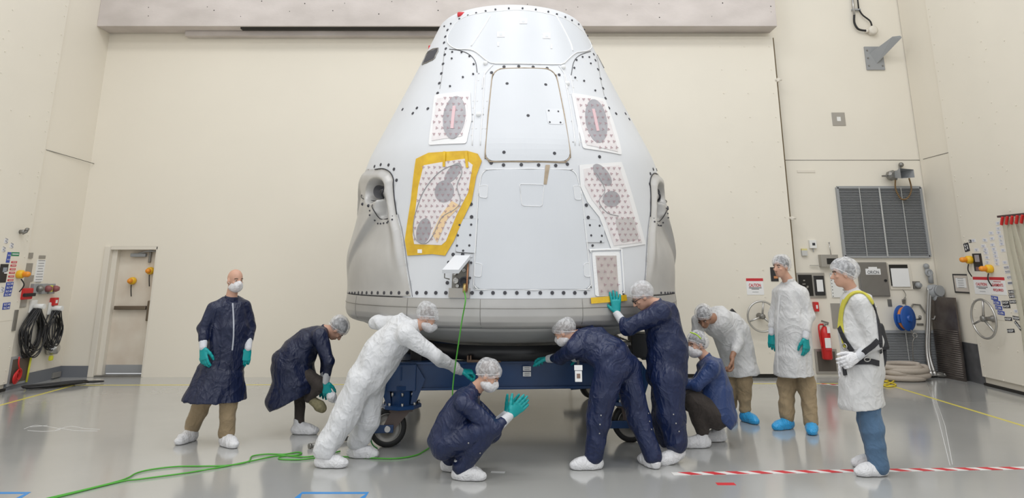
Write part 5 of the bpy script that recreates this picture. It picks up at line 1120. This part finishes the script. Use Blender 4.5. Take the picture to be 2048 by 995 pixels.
m = MB(); m.tube([WB.p(1832, 637, .12), WB.p(1819, 637, .10), WB.p(1819, 615, .04), WB.p(1824, 608, .03), WB.p(1838, 609, .03), WB.p(1852, 636, .10), WB.p(1860, 637, .12), WB.p(1861, 630, .14)], .014, 8); m.cyl(WB.p(1832, 637, .12), WB.p(1831, 630, .14), .022, 10); tag(m.build('hook_bracket', M_dsteel), 'grey bent rod hook bracket right of the hose reel', 'hook')
# coil of hose on the floor
c = flo(1806, 758) + Vector((0, -.12, .05)); m = MB(); P = []
for i in range(150):
    a = i * .23; rr = .26 + .05 * math.sin(i * .13) ; P.append(c + Vector((rr * math.cos(a) * 1.15 + .03 * math.sin(i * .4), rr * .62 * math.sin(a), .0 + .048 * int(i / 27.3) * .8 + .0)))
m.tube(P + [c + Vector((-.3, .18, .2)), c + Vector((-.40, .20, .25))], .043, 10); tag(m.build('coiled_hose', mat('tan ribbed hose', (.46, .40, .34), .6, bump=.5, bscale=60)), 'thick tan hose coiled on the floor beneath the hose reel', 'hose')
m = MB(); P = [flo(1672, 742), flo(1700, 750), flo(1738, 752), flo(1765, 762), flo(1792, 770), flo(1775, 774), flo(1760, 766), flo(1790, 760), flo(1778, 768), flo(1752, 775)]; m.tube(spline([p + Vector((0, 0, .012)) for p in P], 8), .011, 8); tag(m.build('yellow_cord', mat('yellow cord', (.75, .58, .03), .5)), 'yellow cord tangled on the floor behind the harness wearer', 'cord')
# extinguisher alcove and extinguisher
o, c, W, Hh = box_on(WB, 1630, 697, 1674, 746, .03, M_alu, 'floor_alcove', lab='metal framed alcove with dark opening behind the red fire extinguisher', cat='alcove'); MB().box(c, (W * .82, .008, Hh * .8)).build('dark_opening', mat('alcove interior', (.10, .085, .07), .7), o)
r = empty('fire_extinguisher', WB.p(1647, 720), 'red fire extinguisher hanging on the wall between the two standing frocks', 'fire extinguisher'); c = WB.p(1648, 716, .14)
MB().lathe([(.07, 0), (.085, .02), (.085, .42), (.07, .47), (.04, .51), (.03, .53)], c, (0, 0, 1), n=28).build('cylinder', M_red, r); MB().cyl(c + Vector((0, 0, .52)), c + Vector((0, 0, .58)), .022, 12).box(c + Vector((.02, 0, .60)), (.12, .03, .03), (0, .3, 0)).box(c + Vector((.02, 0, .56)), (.10, .03, .02)).build('valve_handle', M_dsteel, r)
MB().tube(spline([c + Vector((-.02, -.02, .56)), c + Vector((-.10, -.03, .55)), c + Vector((-.11, -.04, .4)), c + Vector((-.09, -.04, .2))], 6), .014, 8).build('hose', M_red, r); o = MB().box(c + Vector((0, -.085, .27)), (.10, .012, .16), bevel=.004).build('label', M_paper, r); MB().box(c + Vector((0, -.093, .17)), (.10, .004, .03)).build('label_band', M_redp, o); MB().box(c + Vector((.03, -.09, .48)), (.05, .006, .10)).build('inspection_tag', M_paper, r)
o, c, W, Hh = box_on(WB, 1625, 603, 1634, 622, .09, M_red, 'fire_alarm', lab='small red fire alarm pull above the extinguisher', cat='alarm', bevel=.012); MB().box(c, (.03, .012, .06)).build('lever', M_white, o)
# sliding door fittings
def handwheel(c, n_, rad, lab, lever=False):
    n_ = Vector(n_); r = empty('handwheel', c, lab, 'handwheel'); c = Vector(c); h = c + n_ * .16; u = n_.orthogonal().normalized() if abs(n_.z) < .5 else Vector((1, 0, 0)); u = Vector((0, 0, 1)); v = n_.cross(u)
    MB().torus(h, n_, rad, .017, 48, 10).build('rim', M_steel, r); MB().lathe([(.05, 0), (.05, .03), (.035, .05), (.03, .14), (.045, .15), (.045, .19), (.02, .20)], c, n_, n=20).build('hub', M_dsteel, r)
    for a in (100, 220, 340):
        d = u * math.sin(R(a)) + v * math.cos(R(a)); MB().tube([h, h + d * rad], [.02, .014], 8).build('spoke', M_steel, r)
    if lever: MB().tube([h - v * 0 + Vector((-.0, .25, -.02)), h + Vector((-.02, .75, -.03))], .018, 10).build('lever', M_steel, r)
handwheel(WD.p(1518, 631), (0, -1, 0), .245, 'steel three spoke handwheel below the caution sign on the sliding door')
handwheel(WRL.p(1988, 637), (-1, 0, 0), .285, 'steel three spoke handwheel on the right side door leaf', False)
sign(WD, 1493, 556, 1527, 589, M_paper, [('CAUTION:', .5, .42, .72, .20, M_redp), ('=', .5, .58, .74, .035, M_blkp), ('=', .5, .65, .44, .03, M_blkp), ('=', .5, .83, .36, .02, M_gpaint)], 'white caution sign with red header on the sliding door above the handwheel', head=(.17, M_redp))
o, c, W, Hh = box_on(WD, 1541, 534, 1556, 562, .01, M_black, 'poster', lab='dark notice half hidden by the head of the upright person in white frock', cat='poster'); MB().box(c + Vector((.02, 0, -.05)), (.07, .004, .04)).build('orange_print', mat('orange print', (.6, .25, .1), .6), o)
# right side door leaf: signs, beacons, labels
def beacon(wall, x, y, lab, nd=.19, grp='amber warning beacons'):
    c = wall.p(x, y); r = empty('warning_beacon', c, lab, 'beacon', grp); n = wall.n
    MB().lathe([(.058, 0), (.064, .02), (.06, .075), (.04, .09)], c, n, n=22).build('beacon_base', M_yel, r); MB().lathe([(.036, .08), (.042, .095), (.042, nd - .035), (.03, nd - .01), (.01, nd)], c, n, n=20).build('amber_lens', M_org, r)
    MB().tube(spline([c + n * .06 + Vector((0, 0, -.07)), c + n * .10 + Vector((0, 0, -.16)) + wall.r * .03, c + n * .05 + Vector((0, 0, -.26)) + wall.r * .02], 6), .009, 6).build('cable', M_dark, r)
beacon(WRL, 1943, 519, 'amber beacon on yellow base left of the dark poster on the right leaf'); beacon(WRL, 1983, 537, 'amber beacon on yellow base above the caution sign on the right leaf')
Kr = lambda x, y: (1900 + x / 4.149, 400 + y / 4.149)
def sgn_r(x0, y0, x1, y1, *a, **k): return sign(WRL, *Kr(x0, y0), *Kr(x1, y1), *a, **k)
sgn_r(200, 638, 332, 778, M_paper, [('CAUTION:', .5, .42, .70, .17, M_redp), ('=', .5, .58, .70, .03, M_blkp), ('=', .5, .66, .46, .03, M_blkp), ('=', .5, .83, .36, .02, M_gpaint)], 'white caution sign with red header beside the garments sign on the right leaf', head=(.17, M_redp))
sgn_r(336, 640, 462, 782, M_paper, [('=', .5, .26, .5, .03, M_redp), ('GARMENTS', .5, .45, .72, .17, M_redp), ('REQUIRED', .5, .74, .66, .17, M_redp)], 'white garments required sign with red header on the right leaf', head=(.17, M_redp))
o, c, W, Hh = box_on(WRL, 1947, 507, 1965, 541, .006, M_black, 'poster', lab='dark mission poster between two amber beacons on the right leaf', cat='poster'); MB().obox(c + Vector((0, 0, .06)), (W * .5, Hh * .4, .003), WRL.r, WRL.u).build('poster_print', mat('grey print', (.35, .33, .36), .6), o); MB().obox(c + Vector((0, 0, -.1)), (W * .6, Hh * .22, .003), WRL.r, WRL.u).build('poster_print', mat('dusky print', (.22, .12, .12), .6), o)
o, c, W, Hh = box_on(WR, 1909, 548, 1941, 585, .02, M_black, 'framed_notice', lab='black framed notice beside the leaning steel sheet on the right side wall', cat='frame'); MB().obox(c, (W * .84, Hh * .84, .004), WR.r, WR.u).build('notice_sheet', mat('beige sheet', (.62, .56, .50), .6), o)
MB().obox(c + Vector((0, 0, .01)) + WR.n * .003, (W * .62, Hh * .5, .003), WR.r, WR.u).build('notice_print', M_paper, o)
for k in range(5): MB().obox(c + Vector((0, 0, .08 - .035 * k)) + WR.n * .006, (W * .35, .008, .002), WR.r, WR.u).build('text_line', M_gpaint, o)
for i, (x, y) in enumerate(((370, 812), (390, 850), (405, 892), (425, 935))):
    sgn_r(x - 28, y - 17, x + 28, y + 15, M_blup, [('LC-39A', .5, .5, .82, .55, M_paper)], 'blue launch pad label, %s of the four stacked right of the handwheel' % ('topmost', 'second from top', 'third from top', 'lowest')[i], 'label', 'pad_label', grp='blue labels beside the right handwheel', ang=-4)
for x, y, s, an, lb in ((515, 760, 'SHED', 4, 'black shed label, highest of the black labels by the strip curtain'), (520, 797, 'SHED', 3, 'grey black label just under the highest shed label'), (525, 842, 'SHED', 4, 'black shed label right of the upper shop label'), (462, 850, 'SHOP', 3, 'black shop label, upper of the two beside the blue labels'), (470, 880, 'SHOP', 3, 'black shop label, lower of the two beside the blue labels'), (485, 985, 'NSSP', 2, 'black four letter label, left one under the shop labels'), (553, 978, 'NSSP', -3, 'black four letter label, right one next to the curtain'), (566, 1040, 'NSSP', -45, 'black four letter label stuck on steeply tilted'), (506, 1083, 'NSSP', 6, 'black four letter label, lowest of all on the right leaf')):
    sgn_r(x - 30, y - 15, x + 30, y + 14, M_blkp, [(s, .5, .5, .82, .6, M_paper)], lb, 'label', 'shop_label', grp='black labels on the right leaf', ang=an)
sgn_r(118, 356, 160, 425, M_blkp, [('=', .3, .3, .16, .3, M_paper), ('=', .3, .7, .16, .25, M_paper), ('=', .7, .3, .14, .2, M_paper), ('=', .7, .6, .14, .3, M_paper)], 'black sticker with white letters left of the poster, upper edge of the right leaf', 'sticker', 'sticker', ang=8)
sgn_r(158, 328, 180, 352, M_blkp, [('R', .5, .5, .5, .6, M_paper)], 'tiny black sticker above the black lettered sticker', 'sticker', 'sticker')
pale = [(400, 190), (402, 235), (405, 268), (420, 300), (425, 332), (430, 362), (441, 415), (342, 272), (350, 318), (290, 330), (277, 380), (295, 410), (300, 437), (308, 475), (312, 515), (353, 370), (365, 405), (375, 435), (380, 465), (388, 497), (390, 528), (220, 412), (194, 335), (457, 516), (550, 920)]
for i, (x, y) in enumerate(pale):
    ords = ('topmost', 'second', 'third', 'fourth', 'fifth', 'sixth', 'lowest')
    lb = ('%s of the seven pale printed stickers next to the curtain clips' % ords[i]) if i < 7 else ('%s pale printed sticker of the short pair left of the curtain column' % ('upper', 'lower')[i - 7]) if i < 9 else ('pale printed sticker, %s of six in the column right above the caution sign' % ords[i - 9 if i < 14 else 6]) if i < 15 else ('pale printed sticker, %s of six in the column above the garments sign' % ords[i - 15 if i < 20 else 6]) if i < 21 else ('lone pale sticker just above the dark poster', 'pale sticker touching the tiny black sticker', 'pale sticker over the lettered stickers beside the curtain', 'lone pale sticker low beside the bottom of the curtain')[i - 21]
    o = sgn_r(x - 19, y - 14, x + 19, y + 14, mat('pale sticker', (.76, .75, .77), .6), [('=', .5, .38, .42, .12, M_blup2), ('=', .52, .68, .22, .12, M_blup2)], lb, 'sticker', 'pale_sticker', grp='pale stickers on the right leaf', ang=random.uniform(-6, 6))
for x, y, s in ((470, 557, 'VLCD'), (480, 592, 'VLCD'), (498, 640, 'CTS'), (503, 686, '=')): sgn_r(x - 24, y - 14, x + 24, y + 14, mat('pale sticker', (.7, .7, .7), .6), [(s, .5, .5, .8, .5, mat('slate print', (.2, .22, .28), .6))], 'pale sticker with grey capitals beside the strip curtain, reading ' + (s if s != '=' else 'only fine print') + (' upper' if y == 557 else ' lower' if y == 592 else ''), 'sticker', 'pale_sticker', grp='lettered stickers by the curtain', ang=3)
# strip curtain
r = empty('strip_curtain', WRL.p(2030, 440), 'clear vinyl strip curtain hanging from red clips at the right edge', 'curtain')
cyv = WRL.p(2013, 433).y; zt_ = WRL.p(2004, 433).z; m = MB(); m.box((XR - .10, cyv - 1.2, zt_), (.04, 2.6, .03)); m.build('curtain_rail', mat('dark rail', (.08, .04, .04), .5), r)
M_vin = mat('clear vinyl', (.74, .71, .58), .15, alpha=.5, bump=.3, bscale=8)
for k in range(22):
    y0 = cyv - .04 - k * .105; m = MB(); P = [Vector((XR - .10 + .015 * math.sin(k * 2 + j), y0 + .03 * math.sin(k + j * .9), zt_ - .02 - j * .235)) for j in range(10)]
    A1 = []
    for p in P: A1.append([m.bm.verts.new(p + Vector((dx, dy, 0))) for dx, dy in ((-.012, -.052), (.012, 0), (-.012, .052), (-.017, .052), (.007, 0), (-.017, -.052))])
    for a, b in zip(A1, A1[1:]):
        for q in range(6): m._f([a[q], a[(q + 1) % 6], b[(q + 1) % 6], b[q]], True)
    m.build('vinyl_strip', M_vin, r); MB().obox((XR - .13, y0 + .03, zt_ - .07), (.03, .035, .13), (1, 0, 0), (0, 1, .5), bevel=.008).build('red_clip', M_red, r)
# leaning steel sheet
a, b = flo(1880, 748), flo(1920, 756); a = Vector((flo(1880, 752).x - .02, flo(1880, 752).y - .05, 0)); b = Vector((7.36, 12.12, 0)); up = Vector((.04, .04, 1.30)); r = empty('steel_sheet', (a + b) / 2, 'tall brown steel sheet with ribbed lower half, leaning in the right corner', 'steel sheet')
m = MB(); m.prism([a, b, b + up, a + up], (b - a).cross(up).normalized() * .03); m.build('sheet', mat('brown steel', (.20, .175, .16), .35, metal=.7, col2=(.12, .10, .09), vscale=5), r); m = MB(); nn = (b - a).cross(up).normalized()
nn = (nn if nn.y < 0 else -nn) * 1.0; oo = nn * .03
for k in range(22): z = .04 + k * .026; m.tube([a + up * z + (b - a) * .04 + oo, b + up * z - (b - a) * .04 + oo], .007, 6)
m.build('ribbed_panel', mat('brown steel', (0, 0, 0)), r)
# left side: door leaf and wall
Kl = lambda x, y: (x / 4.97, 440 + y / 4.97)
def sgn_l(wall, x0, y0, x1, y1, *a, **k): return sign(wall, *Kl(x0, y0), *Kl(x1, y1), *a, **k)
sgn_l(WLL, 112, 318, 190, 355, M_grnp, [('=', .5, .5, .8, .22, M_paper)], 'green label at the top of the sticker column on the left leaf', 'label', 'pad_label')
sgn_l(WLL, 66, 318, 102, 420, M_blup, [('SLC-4', .5, .3, .7, .14, M_paper), ('SLC-4', .5, .7, .7, .14, M_paper)], 'tall blue label left of the green label on the left leaf', 'label', 'pad_label', ang=-2)
for i, (x, y) in enumerate(((140, 417), (132, 451), (125, 487), (118, 522), (110, 559), (103, 595))): sgn_l(WLL, x - 28, y - 10, x + 28, y + 9, M_redp, [('=', .5, .5, .7, .25, M_paper)], 'narrow red label, %s from the top in the red column on the left leaf' % ('first', 'second', 'third', 'fourth', 'fifth', 'sixth')[i], 'label', 'red_label', grp='red labels on the left leaf')
for i, (x, y) in enumerate(((96, 632), (89, 668), (81, 705), (73, 738), (65, 836), (60, 868))): sgn_l(WLL, x - 36, y - 17, x + 36, y + 17, M_blup, [('SLC-40', .5, .5, .8, .55, M_paper)], 'blue launch complex label, %s in the column under the red labels on the left leaf' % ('topmost', 'second', 'third', 'fourth', 'fifth', 'lowest')[i], 'label', 'pad_label', grp='blue labels on the left leaf', ang=1)
o, c, W, Hh = box_on(WLL, -2, 528, 14, 564, .006, M_black, 'poster', lab='dark poster at the left picture edge beside the red labels', cat='poster'); MB().obox(c + Vector((0, .02, .05)), (W * .5, Hh * .25, .003), WLL.r, WLL.u).build('poster_print', mat('steel print', (.30, .33, .38), .6), o); MB().obox(c + Vector((0, .05, .01)), (W * .4, .03, .003), WLL.r, WLL.u).build('poster_print', M_paper, o)
for x, y, lb in ((60, 205, 'topmost pale printed sticker on the left leaf'), (115, 252, 'pale printed sticker just above the green label'), (36, 290, 'pale printed sticker above the dark poster, left leaf'), (20, 690, 'pale printed sticker left of the blue label stack')):
    o = sgn_l(WLL, x - 18, y - 22, x + 18, y + 22, mat('pale sticker', (0, 0, 0)), [], lb, 'sticker', 'pale_sticker', grp='pale stickers on the left leaf'); c = WLL.p(*Kl(x, y), .007)
    MB().tube(spline([c + WLL.r * a + WLL.u * b for a, b in ((-.03, .04), (.03, .02), (-.02, .0), (.03, -.02), (.0, -.04))], 3), .0025, 4).build('scrawl', mat('slate print', (0, 0, 0)), o)
beacon(WLL, 36, 548, 'amber beacon on yellow base beside the red labels, left leaf', grp=None)
m = MB(); c = WLL.p(40, 463); m.cyl(c, c + Vector((.08, 0, 0)), .03, 14); m.tube([c + Vector((.06, -.03, -.03)), c + Vector((.10, .0, .0)), c + Vector((.10, .03, .05))], .02, 10); m.sphere(c + Vector((.10, .0, .03)), .03, 12); tag(m.build('brass_tap', M_dsteel), 'small metal tap high on the left leaf', 'tap')
o, c, W, Hh = box_on(WL, 40, 527, 57, 612, .02, M_alu, 'valve_plate', lab='tall aluminium plate with red handle beside the left leaf', cat='plate'); MB().box(WL.p(46, 587, .05), (.08, .22, .17), bevel=.02).build('red_handle', M_red, o); MB().box(WL.p(46, 589, .10), (.04, .26, .05), bevel=.01).build('black_grip', M_dark, o)
box_on(WL, 57, 505, 64, 516, .02, M_alu, 'switch_plate', lab='small metal switch plate left of the pinned paper sheet', cat='plate')
o, c, W, Hh = box_on(WL, 71, 520, 88, 562, .006, M_paper, 'notice_sheet', lab='white printed paper sheet pinned above the cable coils', cat='notice')
m = MB()
for k in range(9): m.obox(c + Vector((.002, .0, .16 - .042 * k)), (W * random.uniform(.5, .8), .010, .002), WL.r, WL.u)
m.build('printed_lines', M_gpaint, o)['kind'] = 'stuff'; MB().obox(c + Vector((0, 0, .215)), (W * .75, .05, .006), WL.r, WL.u).build('sheet_holder', M_alu, o)
box_on(WL, 59, 550, 65, 562, .02, M_alu, 'switch_plate', lab='small metal switch plate below left of the paper sheet', cat='plate'); box_on(WLL, 26, 620, 32, 660, .02, M_dsteel, 'hinge_plate', lab='narrow dark plate low on the edge of the left leaf', cat='plate')
for i, (x, mm_, lb) in enumerate(((66, M_dsteel, 'grey round valve, leftmost over the cable coils'), (83, mat('red grey socket', (.30, .10, .10), .5), 'red and grey socket with yellow tag over the cable coils'), (98, mat('red grey socket', (0, 0, 0)), 'red and grey socket, rightmost over the cable coils'))):
    c = WL.p(x, 577); r = empty('wall_socket', c, lb, 'socket'); MB().box(c + Vector((.03, 0, 0)), (.06, .14, .16), bevel=.01).build('socket_box', M_gpaint, r); MB().lathe([(.05, .05), (.05, .10), (.03, .14)], c + Vector((0, .02, 0)), (1, .3, 0), n=16).build('socket_cap', mm_, r)
    if i == 1: MB().box(c + Vector((.09, .09, .0)), (.05, .05, .10), bevel=.01).build('yellow_tag', mat('lemon', (.7, .7, .05), .5), r)
o, c, W, Hh = box_on(WL, 99, 595, 108, 610, .08, M_red, 'call_point', lab='red call point above right of the cable coils', cat='call point', bevel=.01); MB().box(c, (.01, .05, .05)).build('press_plate', M_white, o)
def coil(cx, cy, rx, ry, n, lab, seed):
    rg = random.Random(seed); c = WL.p(cx, cy); m = MB()
    for k in range(n):
        a0 = rg.uniform(-.25, .25); sx = rx * rg.uniform(.55, 1.05); sy = ry * rg.uniform(.8, 1.05); off = rg.uniform(.03, .16); top = Vector((off, rg.uniform(-.03, .03), ry * .95))
        P = [c + Vector((off + .02 * math.sin(t * 2 + k), sx * math.sin(t) + a0 * .15, -sy * (1 - math.cos(t)) + ry * .95 + .0)) for t in np.linspace(0, 6.283, 18)[:-1]]
        P = [Vector((p.x, c.y + (p.y - c.y) * (.25 + .75 * min(1, (c.z + ry - p.z) / (ry * .9))), p.z)) for p in P]
        m.tube(spline(P, 2, True), .0095, 6, closed=True)
    r = empty('cable_coil', c, lab, 'cable', 'black cable coils'); m.build('cable', M_black, r)
    MB().cyl(c + Vector((0, 0, ry)), c + Vector((.2, 0, ry)), .04, 14).box(c + Vector((.02, 0, ry)), (.04, .16, .20), bevel=.02).build('hanger_hook', M_white, r); return r
coil(56, 660, .26, .36, 17, 'larger coil of black cable hung on the left side wall', 1); coil(94, 657, .18, .32, 12, 'smaller coil of black cable, right of the larger coil', 2)
m = MB(); c = WL.p(94, 697); m.lathe([(.0, 0), (.09, .01), (.10, .06), (.08, .16), (.05, .18)], c, (1, .2, 0), n=22); o = tag(m.build('round_connector', M_steel), 'round steel connector beneath the smaller cable coil', 'connector'); MB().box(c + Vector((.1, -.02, -.14)), (.05, .07, .08), bevel=.02).build('yellow_plug', mat('lemon', (0, 0, 0)), o)
o, c, W, Hh = box_on(WL, 14, 712, 54, 766, .04, M_gpaint, 'wall_box', lab='open grey wall box with red hose at floor level on the left', cat='box'); MB().obox(c, (W * .8, Hh * .82, .01), WL.r, WL.u).build('box_interior', mat('brown interior', (.12, .09, .07), .7), o); m = MB()
for k in range(4): m.torus(c + Vector((.04, -.12 + .02 * k, -.10 + .015 * k)), (1, .2, 0), .08, .012, 22, 6)
m.tube(spline([c + Vector((.03, -.1, .2)), c + Vector((.05, -.12, .1)), c + Vector((.05, -.05, -.02))], 5), .012, 6); m.build('red_hose', M_red, o); MB().cyl(c + Vector((.03, .16, -.2)), c + Vector((.03, .18, .18)), .015, 10).build('yellow_rod', mat('lemon', (0, 0, 0)), o)
m = MB(); c = flo(84, 774) + Vector((.16, .0, .015)); rg = random.Random(3)
for k in range(5): m.tube([c + Vector((.012 * k, -.02 * (k % 2), 0)) + Vector((.75, .66, 0)) * ((.30 + .035 * k) * math.cos(t) + rg.uniform(-.002, .002)) + Vector((.66, -.75, 0)) * (.05 + .022 * k) * math.sin(t) + Vector((0, 0, .009 * k + .004 * math.sin(t * 3 + k))) for t in np.linspace(0, 6.283, 30)[:-1]], .0105, 6, closed=True)
m.tube(spline([c + Vector((.30, .25, .02)), c + Vector((.45, .3, .012)), c + Vector((.55, .42, .012)), c + Vector((.38, .42, .012)), c + Vector((.2, .3, .02))], 6), .0105, 6)
tag(m.build('floor_cable', M_black), 'black cable coiled flat on the floor below the open wall box', 'cable')
box_on(WL, 101, 744, 116, 754, .05, M_alu, 'floor_outlet', lab='grey outlet box mounted on the skirting left of the door', cat='outlet'); 
beacon(Wall('Y', YB + .175), 267, 561, 'amber beacon lying left on the personnel door, above the push bar', .17, 'door beacons'); beacon(Wall('Y', YB + .175), 303, 541, 'amber beacon right on the personnel door, near its upper hinge side', .17, 'door beacons')
# ---------------------------------------------------------------- floor markings
def strip(name, pts, w_, m, lab, cat, grp=None, z=.0015):
    mb = MB(); P = [Vector((p[0], p[1], 0)) for p in pts]; L_, Rr = [], []
    for i, p in enumerate(P):
        t = (P[min(i + 1, len(P) - 1)] - P[max(0, i - 1)]).normalized(); s = Vector((-t.y, t.x, 0)) * w_ / 2; L_.append(p + s); Rr.append(p - s)
    [mb.prism([L_[i], L_[i + 1], Rr[i + 1], Rr[i]], (0, 0, z)) for i in range(len(P) - 1)]; o = mb.build(name, m); tag(o, lab, cat, grp); return o
M_yline = mat('yellow floor line', (.72, .62, .12), .35); M_bltape = mat('blue tape', (.04, .25, .62), .4)
strip('floor_line', [(-6.85, 11.78), (5.92, 11.95)], .05, M_yline, 'yellow line across the floor along the back wall', 'floor line'); strip('floor_line', [(-6.87, 11.80), (-6.86, 4.5)], .05, M_yline, 'yellow line on the floor along the left wall', 'floor line'); strip('floor_line', [(5.92, 11.97), (6.05, 4.5)], .05, M_yline, 'yellow line on the floor along the right wall', 'floor line')
a, b = flo(1345, 947), flo(2075, 935)
o = strip('barrier_tape', [a, b], .085, mat('white tape strip', (.78, .76, .75), .5), 'red and white striped tape across the floor at lower right', 'tape', z=.002); L_ = (b - a).length; d = (b - a).normalized(); s = Vector((-d.y, d.x, 0)); n = int(L_ / .215)
for k in range(n):
    q = a + d * (.06 + k * .215); m = MB(); m.prism([q - s * .0425 + d * .09, q - s * .0425 + d * .20, q + s * .0425 + d * .11, q + s * .0425, ], (0, 0, .003)); m.build('red_stripe', M_redp, o)
a, b = flo(1640, 767), flo(1692, 771); o = strip('barrier_tape', [a, b], .07, mat('white tape strip', (0, 0, 0)), 'short scrap of red and white tape near the back wall', 'tape'); d = (b - a).normalized()
for k in range(3): q = a + d * (.03 + .14 * k); MB().prism([q + Vector((0, -.035, 0)), q + Vector((.07, -.035, 0)), q + Vector((.05, .035, 0)), q + Vector((-.02, .035, 0))], (0, 0, .003)).build('red_stripe', M_redp, o)
strip('red_tape', [flo(1433, 967), flo(1470, 967)], .07, M_redp, 'short red tape strip on the floor below the striped tape', 'tape')
strip('grey_tape', [flo(982, 943), flo(1010, 944)], .05, mat('pale tape', (.6, .6, .6), .5), 'small pale tape strip on the floor right of the squatting person', 'tape')
o = strip('blue_tape_outline', [flo(594, 996), flo(604, 985), flo(735, 985), flo(722, 998), flo(700, 1020)], .05, M_bltape, 'blue tape rectangle on the floor at the lower centre edge', 'tape'); o = strip('blue_tape_outline', [flo(-30, 985), flo(56, 985), flo(32, 998), flo(0, 1020)], .05, M_bltape, 'blue tape corner on the floor at the lower left edge', 'tape')
m = MB()
for q in ([(48, 857), (70, 850), (100, 853), (120, 858), (90, 862), (55, 860)], [(110, 860), (140, 852), (170, 856), (200, 858)], [(60, 853), (95, 850)], [(118, 855), (150, 860), (195, 861)]): m.tube(spline([flo(*p) + Vector((0, 0, -.004)) for p in q], 6), .006, 6)
tag(m.build('floor_scuff', mat('chalk', (.62, .62, .62), .7)), 'white scuff scrawl on the floor at the left', 'mark')
m = MB()
for q in ([(1855, 770), (1875, 830), (1900, 930)], [(1862, 770), (1890, 850), (1905, 928)]): m.tube([flo(*p) + Vector((0, 0, -.003)) for p in q], .0045, 6)
tag(m.build('floor_scratch', mat('chalk', (0, 0, 0))), 'long pale double scratch on the floor below the coiled hose', 'mark')
# green air line
Kf = lambda x, y: flo(x / 2.926, 740 + y / 2.926) + Vector((0, 0, .009))
A = [(250, 762), (690, 655), (800, 606), (900, 583), (1040, 568), (1200, 566), (1330, 562), (1450, 540), (1475, 508), (1560, 495), (1660, 496), (1740, 484), (1765, 490), (1740, 500), (1650, 508), (1630, 520), (1660, 527), (1760, 527), (1870, 516), (1985, 512)]
Bp = [(268, 765), (690, 660), (820, 642), (1080, 607), (1290, 572), (1460, 538), (1630, 503), (1700, 507), (1800, 511), (1930, 492), (1990, 478)]
M_grn = mat('green hose', (.08, .38, .04), .4)
pz = cap3(uc + .03, z1 + .06, .05)
up = [flo(856, 899), flo(872, 885)]
pts = [Kf(*p) for p in A] + [flo(x, y) + Vector((0, 0, .009)) for x, y in ((700, 915), (740, 917), (790, 918), (830, 912), (850, 902), (872, 888), (895, 882))] + [at(905, 860, 7.35), at(905, 790, 7.22), at(908, 750, 7.2), at(915, 700, 7.1), at(924, 640, 7.02), at(931, 600, 6.96)] + [pz + Vector((0, -.03, -.04)), pz]
r = empty('green_air_line', pts[0], 'bright green air line running from the capsule port down and across the floor', 'hose')
MB().tube(spline(pts, 7), .0068, 8).build('hose', M_grn, r); MB().tube(spline([Kf(*p) for p in Bp], 7), .0068, 8).build('hose', M_grn, r); MB().cyl(pz + Vector((0, -.02, -.05)), pz + Vector((0, 0, .03)), .016, 12).build('hose_coupling', M_brass, r)
a, b = flo(618, 897) + Vector((0, 0, .025)), flo(742, 872) + Vector((0, 0, .03)); tag(MB().cyl(a, b, .022, 16).cyl(a - (b - a).normalized() * .002, a + (b - a).normalized() * .02, .026, 16).build('steel_bar', M_dsteel), 'dark steel bar on the floor behind the feet of the white coverall', 'bar')

for k in range(2):
    p = at(1054, (737, 748)[k], 7.9); q = Vector((p.x, 7.912 - .0, p.z))
    for j in range(2): MB().box(q + Vector((0, 0, .009 - .018 * j)), (.055, .004, .005)).build('fine_print', M_gpaint, fr)
